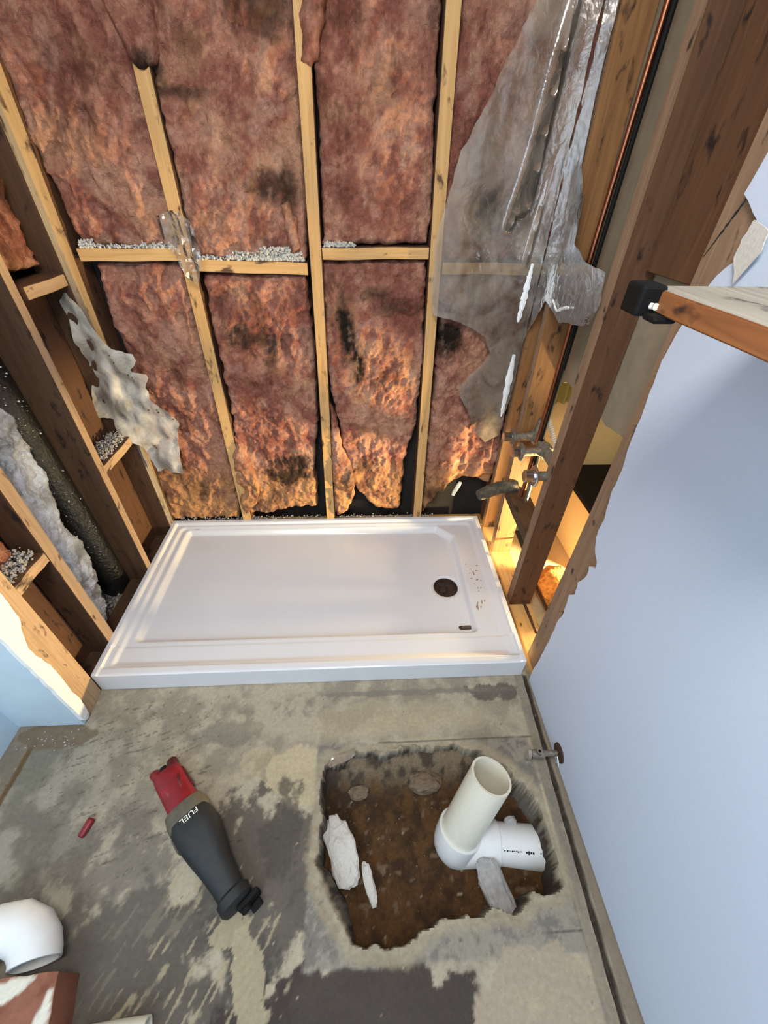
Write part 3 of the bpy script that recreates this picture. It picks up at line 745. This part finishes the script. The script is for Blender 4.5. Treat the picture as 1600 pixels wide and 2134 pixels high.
tornstrip(curve3([(1.549, .62, 1.146), (1.549, .575, 1.125), (1.549, .53, 1.145), (1.549, .50, 1.152)]), .005, 'torn white strip crossing the stud left of the copper pipe')
tornstrip(curve3([(1.64, .53, 1.17), (1.64, .50, 1.155), (1.64, .45, 1.145), (1.64, .40, 1.155), (1.64, .365, 1.17)]), .007, 'torn white strip across the grey panel right of the copper pipe')

# ================================================================ SHOWER TRAY
PX, PY, PH = 1.524, .812, .0985
tray = empty('shower_tray', (PX/2, PY/2, 0), 'glossy white acrylic shower tray on the bare concrete floor', 'shower tray')
tray_off = Vector((-PX/2, -PY/2, 0))
DRN = (1.300, .396); DR = .054
def rrect(x, y, x0, x1, y0, y1, r):
    cx, cy = (x0+x1)/2, (y0+y1)/2; dx, dy = np.abs(x-cx)-(x1-x0)/2+r, np.abs(y-cy)-(y1-y0)/2+r
    return np.hypot(np.maximum(dx, 0), np.maximum(dy, 0)) + np.minimum(np.maximum(dx, dy), 0) - r
def tray_h(x, y):
    # outer lip
    z = PH - .000*x
    lip = np.minimum(np.minimum(x, PX-x), PY-y)
    sideshelf = PH-.013
    z = np.where(lip < .018, PH, PH - .013*ss(.018, .024, lip))
    z = np.where(y < .03, np.minimum(PH-.004, z+0*x), z)
    front = ss(.028, .036, y)
    z = np.where(y < .12, np.where(lip < .018, PH, PH-.004-.007*front), z)
    z = z - .0035*ss(.006, .0, y)
    inx = rrect(x, y, .045, PX-.045, -.2, PY-.035, .03)
    z = z - .009*ss(.004, -.012, inx)*ss(.035, .06, y)
    # chamfered right end of the basin
    basin = rrect(x, y, .078, 1.385, .142, .762, .022)
    ch = ((x-1.385) + (y-.762))/1.414 + .055
    basin = np.maximum(basin, ch)
    drop = ss(.004, -.020, basin)
    z = z - drop*.020
    # fall to the drain
    rr = np.hypot(x-DRN[0], y-DRN[1])
    z = z - drop*.012*np.clip(1-rr/1.3, 0, 1)
    z = z - .004*ss(DR+.012, DR, rr)
    return z
us = np.unique(np.concatenate([np.arange(0, .15, .004), np.arange(.15, 1.2, .012), np.arange(1.2, PX, .0045), [PX]]))
vs = np.unique(np.concatenate([np.arange(0, .18, .004), np.arange(.18, .30, .01), np.arange(.30, .50, .0045), np.arange(.5, .72, .01), np.arange(.72, PY, .004), [PY]]))
circ = [(DRN[0]+DR*math.cos(a), DRN[1]+DR*math.sin(a)) for a in np.linspace(0, 2*math.pi, 64, endpoint=False)]
def tray_c(x, y, h):
    c = np.zeros((len(x), 3)) + col3(218, 219, 221)
    n = fbm(x, y, 0, 60, 4, 3)
    spk = ((noise(x, y, 0, 130, 4) > .62) & (x > 1.40) & (x < 1.46) & (y > .25) & (y < .52))
    c[spk] = col3(130, 95, 70)
    c = mixc(c, col3(150, 130, 115), (ss(.02, .0, np.abs(x-.12))*ss(.003, .0, np.abs(y-.768)))*.8)
    return mixc(c, col3(200, 196, 194), ss(.1, .5, fbm(x, y, 0, 3, 4, 9))*.3)
_pos = lambda u, v, h: (u+tray_off.x, v+tray_off.y, h)
sheet('basin', [(0, 0), (PX, 0), (PX, PY), (0, PY)], .008, tray_h, lambda u, v: tray_h(u, v)-.006*0 - tray_h(u, v) + .003, _pos, M['acryl'], tray_c, parent=tray, hole=circ, us=us, vs=vs)
dx, dy = DRN[0]+tray_off.x, DRN[1]+tray_off.y
b = MB(); zt = float(tray_h(np.array([DRN[0]+DR]), np.array([DRN[1]]))[0])
b.tube([(dx, dy, .006), (dx, dy, zt-.002)], DR-.0005, 48, inner=.004); b.tube([(dx, dy, .008), (dx, dy, .02)], DR-.004, 48)
b.tube([(dx-.01, dy, .02), (dx-.01, dy+.004, .03)], .022, 24, inner=.004)
dh = b.build('drain_opening', M['drain'], tray, smooth=True); dh['label'] = 'dark open drain hole'
b = MB(); bx, by = 1.349+tray_off.x, .183+tray_off.y; zb = float(tray_h(np.array([1.349]), np.array([.183]))[0])
pp = []
for k in range(24):
    a = 2*math.pi*k/24; cx = .022 if math.cos(a) > 0 else -.022
    pp.append((bx+cx+.010*math.cos(a), by+.010*math.sin(a)))
for s_, m_ in ((1, 0), (.62, 1)):
    vv = [(bx+(x-bx)*s_, by+(y-by)*s_, zb-.001) for x, y in pp]+[(bx+(x-bx)*s_*.96, by+(y-by)*s_*.9, zb+(.0012 if m_ == 0 else .0018)) for x, y in pp]
    b.add(vv, [tuple(range(24, 48))]+[(k, (k+1) % 24, 24+(k+1) % 24, 24+k) for k in range(24)], m_)
bd_ = b.build('badge', [M['rust'], M['olive']], tray); bd_['label'] = 'small dark-rimmed oval badge'

# ================================================================ PIT: pipes and rubble
ptree = empty('toilet_drain_pipe', (1.213, -.447, -.18), 'white upright drain pipe with elbow standing in the broken floor pit', 'drain pipe')
ro = Vector((-1.213, .447, .18))
PB, PT = Vector((1.213, -.447, -.075)), Vector((1.2864, -.3753, .166))
R4 = .0572
def loc(ps): return [tuple(Vector(p)+ro) for p in ps]
b = MB(); ax = (PT-PB).normalized()
b.tube(loc([PB+ax*-.02, PB+ax*.05, PT-ax*.05, PT]), R4, 56, inner=.0062); b.build('riser_pipe', M['pvc'], ptree, smooth=True)
b = MB(); el = []
P1 = PB+ax*.018; P0 = PB - ax*.03; HX = Vector((1.30, -.463, -.135)); hd = Vector((1, -.11, .0)).normalized()
el = [P1, PB]
c0 = PB; c3 = HX
for i in range(1, 10):
    t = i/9; a_ = c0 - ax*.085*1.0; b_ = c3 - hd*.075
    el.append(c0*(1-t)**3 + a_*3*(1-t)**2*t + b_*3*(1-t)*t*t + c3*t**3)
el.append(HX + hd*.035)
rr = [.0645, .0645]+[.0635]*9+[.0635]
b.tube(loc(el), rr, 48, inner=.007)
b.build('elbow_fitting', M['pvcw'], ptree, smooth=True)
b = MB(); b.tube(loc([HX - hd*.0, HX+hd*.10, HX+hd*.26]), R4, 48, inner=.006); b.build('horizontal_pipe', M['pvcw'], ptree, smooth=True)
# printed marks on the pipe
b = MB()
def mark(t0, t1, a0, a1):
    vs_ = []; up = Vector((0, 0, 1)); sd = hd.cross(up)
    for (t, a) in ((t0, a0), (t1, a0), (t1, a1), (t0, a1)):
        for r in (R4+.0004, R4-.001):
            vs_.append(HX+hd*t+(up*math.cos(a)+sd*math.sin(a))*r+ro)
    b.add(vs_, [(0, 2, 4, 6), (7, 5, 3, 1), (0, 1, 3, 2), (2, 3, 5, 4), (4, 5, 7, 6), (6, 7, 1, 0)])
t = .045
random.seed(5)
while t < .095:
    w = random.uniform(.002, .005); mark(t, t+w, .42, .42+random.uniform(.03, .07)); t += w+random.uniform(.001, .004)
t = .108
for _ in range(4): mark(t, t+.005, .40+random.uniform(-.02, .02), .52+random.uniform(-.04, .02)); t += .0065
mark(.15, .153, .42, .48); mark(.156, .16, .42, .47)
mk = b.build('printed_marks', M['blk'], ptree); mk['label'] = 'illegible black print on the pipe'
b = MB(); b.tube([(1.255, -.395, -.13), (1.285, -.392, -.085)], .030, 30); tag(b.build('round_stub', M['olive'], smooth=True), 'grey round pipe stub in the soil behind the white drain pipe', 'pipe stub')

def rock(name, c, size, label, seed, mat='rockm', rot=0, cat='rubble', group='broken concrete lumps in the pit', sub=3):
    bm = bmesh.new(); bmesh.ops.create_icosphere(bm, subdivisions=sub+1, radius=1)
    co = np.array([v.co[:] for v in bm.verts]); q = np.sign(co)*np.abs(co)**.75
    n = fbm(co[:, 0], co[:, 1], co[:, 2], 1.6, 4, seed, .6); q = q*(1+.35*n[:, None])
    ca, sa = math.cos(rot), math.sin(rot)
    for v, p in zip(bm.verts, q):
        x, y, z = p[0]*size[0], p[1]*size[1], p[2]*size[2]
        v.co = (x*ca-y*sa, x*sa+y*ca, z)
    me = bpy.data.meshes.new(name); bm.to_mesh(me); bm.free()
    o = link(name, me, M[mat]); o.location = c
    return tag(o, label, cat, group)
rock('concrete_lump', (.865, -.468, -.095), (.040, .085, .020), 'large pale flat concrete lump at the left side of the pit', 1, rot=.35, mat='gyp')
rock('concrete_lump', (.945, -.545, -.105), (.014, .050, .012), 'thin pale curved concrete chip in the middle of the pit', 2, rot=.3, mat='gyp')
rock('concrete_lump', (1.30, -.575, -.10), (.036, .075, .022), 'grey oblong concrete lump below the horizontal pipe', 3, rot=.35)
rock('concrete_lump', (.915, -.325, -.10), (.03, .02, .014), 'small brown concrete lump at the upper left of the pit', 4, rot=.2, mat='rockd')
rock('concrete_lump', (1.385, -.42, -.10), (.018, .014, .012), 'small pinkish stone in the right of the pit above the pipe', 6)
rock('concrete_lump', (1.13, -.31, -.085), (.05, .03, .03), 'dark jagged concrete lump beneath the rear rim of the pit', 7, mat='rockd')
granules('small pale stones scattered on the soil of the pit', [((.84, -.62, -.125), (1.42, -.27, -.116))], 130, .0012, .0035, 'rockd')
film('plastic_scrap', [(.835, -.255), (.90, -.235), (.91, -.25), (.87, -.27), (.83, -.285), (.82, -.275)], 'glinting scrap of clear plastic on the upper left rim of the pit', lambda u, v, h: (u, v, .004+np.abs(h)), 36, .012, 30, res=.003, group='small clear plastic scraps')

# ================================================================ WATER SUPPLY STUB
vt = empty('shutoff_valve', (1.548, -.285, .047), 'dusty metal shut-off valve sticking out of the right wall', 'valve')
b = MB(); b.tube([(0, 0, 0), (-.004, 0, 0), (-.008, 0, 0)], [.030, .028, .014], 28); b.build('wall_flange', M['rust'], vt, smooth=True)
b = MB(); b.tube([(0, 0, 0), (-.055, 0, 0)], .009, 18); b.tube([(-.05, 0, 0), (-.09, 0, 0)], .013, 18); b.tube([(-.068, 0, 0), (-.068, 0, .022)], .009, 16)
b.build('valve_body', M['galv'], vt, smooth=True)
b = MB(); b.tube([(-.068, 0, .022), (-.068, 0, .0225)], .0045, 12); b.build('outlet_bore', M['blk'], vt)
b = MB(); n = 28
hv = [(-.094, .013*math.cos(a), .024*math.sin(a)) for a in np.linspace(0, 2*math.pi, n, endpoint=False)]
hv += [(-.104, y*.9, z*.9) for _, y, z in hv[:n]]
b.add(hv, [tuple(range(n)), tuple(range(2*n-1, n-1, -1))]+[(k, n+k, n+(k+1) % n, (k+1) % n) for k in range(n)]); b.build('handle', M['weather'], vt)
b = MB(); b.tube([(-.0, .005, .0), (-.006, -.004, -.002), (-.008, -.03, -.02)], [.003, .004, .001], 8); b.build('caulk_drip', M['bead'], vt, smooth=True)

# ================================================================ THREE-HANDLE SHOWER VALVE
sv = empty('shower_valve', (1.60, .48, .66), 'corroded three-stem shower valve between two right wall studs', 'shower valve')
def L_(p): return (p[0]-1.60, p[1]-.48, p[2]-.66)
b = MB(); b.tube([L_((1.615, .62, .672)), L_((1.615, .34, .665))], .019, 20)
for y in (.605, .50, .345): b.tube([L_((1.615, y-.022, .67)), L_((1.615, y+.022, .67))], .026, 18)
b.tube([L_((1.615, .55, .67)), L_((1.62, .55, .60)), L_((1.62, .545, .40))], .008, 14)
b.tube([L_((1.615, .345, .665)), L_((1.63, .36, .60)), L_((1.63, .37, .50)), L_((1.63, .38, .05))], .009, 14)
b.tube([L_((1.615, .61, .67)), L_((1.625, .615, .74))], .015, 14)
b.build('valve_body', M['galv'], sv, smooth=True)
for i, (y, zz, xa) in enumerate(((.605, .672, 1.485), (.50, .668, 1.488), (.345, .668, 1.484))):
    b = MB(); b.tube([L_((xa+.03, y, zz)), L_((1.60, y, zz))], .016, 18); st_ = b.build('stem', M['galv'], sv, smooth=True)
    b = MB(); r = .0175+.0015*i
    b.tube([L_((xa, y, zz)), L_((xa+.002, y, zz)), L_((xa+.030, y, zz))], [r*.8, r, r], 26)
    b.build('sleeve', M['chrome'], st_, smooth=True)
    b = MB(); b.tube([L_((xa+.030, y, zz)), L_((xa+.034, y, zz)), L_((xa+.037, y, zz)), L_((xa+.040, y, zz))], [r*1.3, r*1.75, r*1.75, r*1.1], 26)
    b.build('flange', M['chrome' if i == 2 else 'galv'], st_, smooth=True)
b = MB(); b.tube([(1.43, .585, .405), (1.47, .60, .412), (1.52, .618, .42), (1.60, .63, .42)], [.022, .027, .027, .027], 22)
o = b.build('spout_pipe', M['crust'], smooth=True); tag(o, 'crusty grey spout pipe stub pointing into the shower, below the valve', 'pipe stub')

b = MB(); b.tube([(1.600, .556, .42), (1.601, .558, .9), (1.600, .561, 1.3), (1.601, .552, 1.75), (1.60, .55, 2.4)], .0075, 18)
tag(b.build('copper_pipe', M['copper'], smooth=True), 'thin shiny copper pipe rising between two right wall studs', 'copper pipe')
b = MB(); b.tube([(1.611, .545, .5), (1.611, .548, 1.2), (1.612, .539, 2.4)], .0065, 12)  # thin black tube filling the dark band beside the copper pipe
tag(b.build('dark_band', M['blk'], smooth=True), 'thin black band running just behind the copper pipe', 'cable')

# rods, board scraps by the right plate
for (a, c, lb) in (((1.612, .295, .062), (1.617, .14, .06), 'rusty rod lying over the pale plate nearest the shower tray'), ((1.69, .40, .062), (1.70, .25, .06), 'rusty rod lying over the neighbouring floor behind the plate')):
    b = MB(); b.tube([a, c], .006, 12); tag(b.build('rusty_rod', M['rust'], smooth=True), lb, 'rod', 'rusty rods by the right plate')
b = MB()
pl = [(1.668, .70, .55), (1.668, .66, .13), (1.668, .50, .12), (1.668, .46, .04)]
for i in range(3):
    p, q = pl[i], pl[i+1]
    b.add([(p[0], p[1], p[2]), (q[0], q[1], q[2]), (q[0]+.02, q[1], q[2]), (p[0]+.02, p[1], p[2]),
           (p[0], p[1]-.006, p[2]+.006), (q[0], q[1]-.006, q[2]+.006), (q[0]+.02, q[1]-.006, q[2]+.006), (p[0]+.02, p[1]-.006, p[2]+.006)],
          [(0,1,2,3),(7,6,5,4),(0,4,5,1),(1,5,6,2),(2,6,7,3),(3,7,4,0)])
tag(b.build('metal_strip', M['blk']), 'bent dark strip around the opening beside the pale plate', 'metal strip')
# neighbour room objects
n = 80; v = []
for i in range(n+1):
    x = 1.72+i*.0042; y = .80+.010*math.sin(i*.75)
    v += [(x, y, .72), (x, y, 1.3), (x, y+.004, .72), (x, y+.004, 1.3)]
f = []
for i in range(n): a = i*4; f += [(a, a+4, a+5, a+1), (a+2, a+3, a+7, a+6), (a+1, a+5, a+7, a+3), (a, a+2, a+6, a+4)]
f += [(0, 1, 3, 2), (n*4, n*4+2, n*4+3, n*4+1)]
tag(pmesh('ribbed_panel', v, f, M['green'], smooth=True), 'green-tinted ribbed panel on the far side of the wall opening', 'panel')
b = MB(); pts = []; rad = []
for i in range(90):
    t = i/89; a = .3+t*1.5
    pts.append((1.68+.10*t, .78-.10*t, .72-.22*t**1.4)); rad.append(.009 if i % 3 else .0125)
b.tube(pts, rad, 12); tag(b.build('corrugated_hose', M['pvcw'], smooth=True), 'white corrugated hose arcing behind the shower valve', 'hose')
b = MB(); b.box((1.95, .50, .0), (2.25, .83, .36)); tag(b.build('cream_box', M['cream'], bevel=.006), 'cream box on the neighbouring floor behind the right studs', 'box')
b = MB(); b.box((1.88, .44, .37), (2.30, .83, .392)); o = b.build('dark_board', M['blk']); tag(o, 'black board lying across the cream box next door', 'board')
rock('foam_lump', (1.80, .34, .06), (.10, .12, .06), 'orange crumbly foam lump on the neighbouring floor', 12, mat='foamo', cat='foam', group='lumps next door')
b = MB(); b.tube([(1.392, .850, .205), (1.398, .853, .222), (1.418, .862, .262), (1.424, .865, .276)], [.008, .010, .010, .007], 18)  # short white tube set in the gap under the wool
tag(b.build('white_tube', M['wht'], smooth=True), 'small white tube in the dark gap under the ragged wool at the right', 'peg')

# ================================================================ SHELF
sh = empty('wall_shelf', (1.43, -.25, 1.322), 'worn wooden shelf board jutting from the right wall, black corner cap', 'shelf')
def SL(p): return (p[0]-1.43, p[1]+.25, p[2]-1.322)
o = beam('board', (0, -.27, .0025), (0, .052, .0025), .236, .025, [M['shelf'], M['weather']], '+z', wdir=(1, 0, 0), nseg=10)
o.parent = sh
b = MB(); b.box(SL((1.288, -.226, 1.306)), SL((1.320, -.188, 1.341))); b.box(SL((1.300, -.250, 1.303)), SL((1.330, -.222, 1.3115)))
o = b.build('corner_cap', M['blk'], sh, bevel=.004); o['label'] = 'black plastic corner cap'
b = MB(); b.tube([SL((1.306, -.229, 1.319)), SL((1.304, -.2262, 1.319))], .0035, 14); b.tube([SL((1.311,-.224,1.318)), SL((1.311,-.2285,1.318))], .004, 14)
b.build('screw', M['wht'], sh)

v = []; f = []; n = 22  # black sliver laid on the stud for the darkness inside a gash
for k in range(n):
    t = k/(n-1); y = .062-.052*t; z = 1.335+.115*t; w = .0045*math.sin(math.pi*(t*.94+.03))*(.7+.6*((k*7) % 5)/4)
    v += [(1.5602, y-w, z-w*.4), (1.5575, y, z), (1.5602, y+w, z+w*.4), (1.563, y, z)]
for k in range(n-1):
    for q in range(4): f.append((k*4+q, k*4+(q+1) % 4, k*4+4+(q+1) % 4, k*4+4+q))
f += [(3, 2, 1, 0), tuple(range(4*n-4, 4*n))]
tag(pmesh('dark_gash', v, f, M['black_s']), 'black sliver standing in for a dark gash in the chipped stud above the shelf', 'gash')

# ================================================================ RECIPROCATING SAW
def superell(a, b_, n=32, e=2.6):
    out = []
    for k in range(n):
        t = 2*math.pi*k/n; c, s = math.cos(t), math.sin(t)
        out.append((a*math.copysign(abs(c)**(2/e), c), b_*math.copysign(abs(s)**(2/e), s)))
    return out
def loft(secs, n=32, cap=True):
    """secs: (x, half width, half height, centre z, centre y, exponent)"""
    v = []; f = []
    for (x, a, b_, cz, cy, e) in secs:
        v += [(x, cy+p, max(cz+q, .001)) for p, q in superell(a, b_, n, e)]
    for i in range(len(secs)-1):
        for k in range(n): f.append((i*n+k, (i+1)*n+k, (i+1)*n+(k+1) % n, i*n+(k+1) % n))
    if cap: f.append(tuple(range(n))); f.append(tuple(range(len(secs)*n-1, (len(secs)-1)*n-1, -1)))
    return v, f
P0s, P1s = Vector((.335, -.285, 0)), Vector((.615, -.585, 0))
saw = empty('reciprocating_saw', P0s, 'red and black cordless power saw, lying on the concrete', 'power saw')
saw.rotation_euler = (0, 0, math.atan2(P1s.y-P0s.y, P1s.x-P0s.x))
saw.scale = (1.05, 1.14, 1.05)
v, f = loft([(0, .030, .024, .030, .0, 3), (.006, .034, .028, .031, 0, 3), (.03, .036, .030, .032, .0, 3), (.08, .036, .031, .033, .0, 3), (.118, .037, .034, .035, .0, 2.6), (.130, .038, .035, .036, 0, 2.6)])
body = pmesh('motor_housing', v, f, M['red'], saw, True); body.data.set_sharp_from_angle(angle=math.radians(50))
# twin lobes at the open battery end
for s_ in (-1, 1):
    v, f = loft([(-.022, .010, .014, .030+.0, s_*.0225, 2.4), (-.016, .0135, .019, .031, s_*.0225, 2.4), (.0, .0145, .022, .033, s_*.019, 2.4), (.05, .013, .022, .040, s_*.017, 2.4), (.10, .008, .016, .048, s_*.012, 2.2)])
    pmesh('grip_lobe', v, f, M['red' if s_ < 0 else 'redd'], saw, True)
b = MB(); b.box((-.012, -.008, .02), (.012, .008, .052)); b.build('battery_socket', M['blk'], saw, bevel=.003)
b = MB(); b.box((.020, .028, .018), (.085, .039, .046)); b.build('trigger_grip', M['redd'], saw, bevel=.006)
v, f = loft([(.122, .040, .038, .039, .0, 2.6), (.126, .046, .042, .043, .0, 2.8), (.150, .050, .044, .045, .0, 3), (.170, .050, .044, .045, 0, 3), (.174, .046, .042, .044, 0, 3)])
pmesh('collar', v, f, M['olive'], saw, True).data.set_sharp_from_angle(angle=math.radians(50))
v, f = loft([(.162, .048, .0445, .0455, .0, 3), (.18, .0505, .046, .047, .001, 3), (.21, .050, .046, .047, .002, 3), (.25, .044, .043, .044, .001, 2.8), (.30, .036, .038, .039, .0, 2.6), (.345, .031, .034, .035, .0, 2.5), (.365, .030, .032, .034, .0, 2.5), (.372, .036, .036, .037, .0, 2.4), (.392, .036, .036, .037, .0, 2.4), (.398, .030, .030, .033, .0, 2.4)])
v = [(x, y+.0006*math.sin(x*400+y*300), z) for x, y, z in v]
pmesh('rubber_boot', v, f, M['rubber'], saw, True).data.set_sharp_from_angle(angle=math.radians(40))
b = MB(); b.tube([(.398, .008, .028), (.420, .010, .026)], .012, 16); b.box((.400, -.004, .004), (.412, .046, .050)); b.box((.412, .014, .004), (.430, .040, .012))
b.build('saw_shoe', M['blk'], saw, bevel=.003)
b = MB(); b.box((.165, -.054, .012), (.205, -.048, .040)); b.build('side_lever', M['olive'], saw, bevel=.003)
fc = bpy.data.curves.new('saw_letters', 'FONT'); fc.body = 'FUEL'; fc.size = .019; fc.extrude = .0006; fc.align_x = 'CENTER'; fc.align_y = 'CENTER'
fo = bpy.data.objects.new('tmp_text', fc); C.objects.link(fo)
dg = bpy.context.evaluated_depsgraph_get(); me = bpy.data.meshes.new_from_object(fo.evaluated_get(dg)); bpy.data.objects.remove(fo)
me.transform(Matrix.Diagonal((1.05, .95, 1, 1)))
o = link('lettering', me, M['wht'], saw)
o.location = (.172, .004, .0945); o.rotation_euler = (0, 0, math.radians(-90)); o['label'] = 'worn white FUEL lettering'

# small red cap
v, f = loft([(-.022, .006, .006, .009, 0, 2.2), (-.018, .009, .008, .009, 0, 2.2), (.016, .0105, .009, .010, 0, 2.2), (.022, .0095, .008, .010, 0, 2.2)], 20)
o = pmesh('red_plug', v, f, M['red'], None, True); o.location = (.152, -.408, 0); o.rotation_euler = (0, 0, math.radians(75)); tag(o, 'small red plastic cap lying alone on the floor left of the saw', 'cap')

# ================================================================ FOREGROUND LEFT
def arcfit(c, a0, a1, R, yaw, z, n=18):
    cy, sy = math.cos(yaw), math.sin(yaw); out = []
    for i in range(n):
        a = a0+(a1-a0)*i/(n-1); x, y = R*math.cos(a), R*math.sin(a)
        out.append((c[0]+x*cy-y*sy, c[1]+x*sy+y*cy, z))
    return out
el = empty('pipe_elbow', (.120, -.655, 0), 'loose white plastic pipe elbow lying at the bottom left', 'pipe fitting')
pts = [(.073, -.014, .062), (.070, -.004, .062), (.060, .014, .063), (.038, .034, .066), (.005, .046, .072), (-.028, .040, .081), (-.052, .024, .091)]
b = MB(); b.tube(pts, [.050]*7, 40, inner=.006); b.build('bend', M['pvcw'], el, smooth=True)
for p, q, L0 in ((pts[-1], pts[-2], .036),):
    p = Vector(p); t = (p-Vector(q)).normalized(); b = MB(); b.tube([p-t*.008, p+t*L0], .0575, 40, inner=.008); b.build('socket', M['pvcw'], el, smooth=True)
# plaster-smeared block
def blk_c(u, v, h):
    n = fbm(u, v, 0, 12, 5, 3, .6); n2 = fbm(u+v*.6, v-u*.8, 0, 14, 4, 12, .6)
    c = mixc(col3(140, 92, 72), col3(112, 66, 48), ss(-.2, .2, n))
    w = np.maximum(1-np.hypot((u-.180)/.050, (v+.708-.3*(u-.18))/.020), 1-np.hypot((u-.272)/.018, (v+.740)/.040)) + .5*n + .5*n2
    return mixc(c, col3(214, 208, 190), ss(.0, .12, w)*1.0)
M['smear'] = vcol('plaster_smeared_brown', .85, 60, .5, .003, .15)
tag(sheet('smeared_brick', rough([(.0, -.95), (.335, -.95), (.300, -.78), (.270, -.682), (.16, -.688), (.0, -.70)], .02, .003, 30, 3), .006,
          lambda u, v: .100+.004*fbm(u, v, 0, 12, 4, 2), lambda u, v: 0*u+.001, lambda u, v, h: (u, v, h), M['smear'], blk_c),
    'reddish brown block smeared with white plaster at the bottom left corner', 'block')
b = MB(); b.tube([(.325, -.792, .030), (.40, -.786, .030), (.47, -.782, .030)], .030, 32, inner=.004)
tag(b.build('pipe_offcut', M['pvc'], smooth=True), 'short white pipe offcut lying at the bottom edge, beside the smeared block', 'pipe offcut')
# chip of white plaster at the wing wall foot
rock('plaster_chip', (-.004, -.098, .028), (.010, .014, .026), 'white plaster chip clinging to the foot of the wing wall', 18, mat='bead', cat='plaster chip', group=None, sub=2)
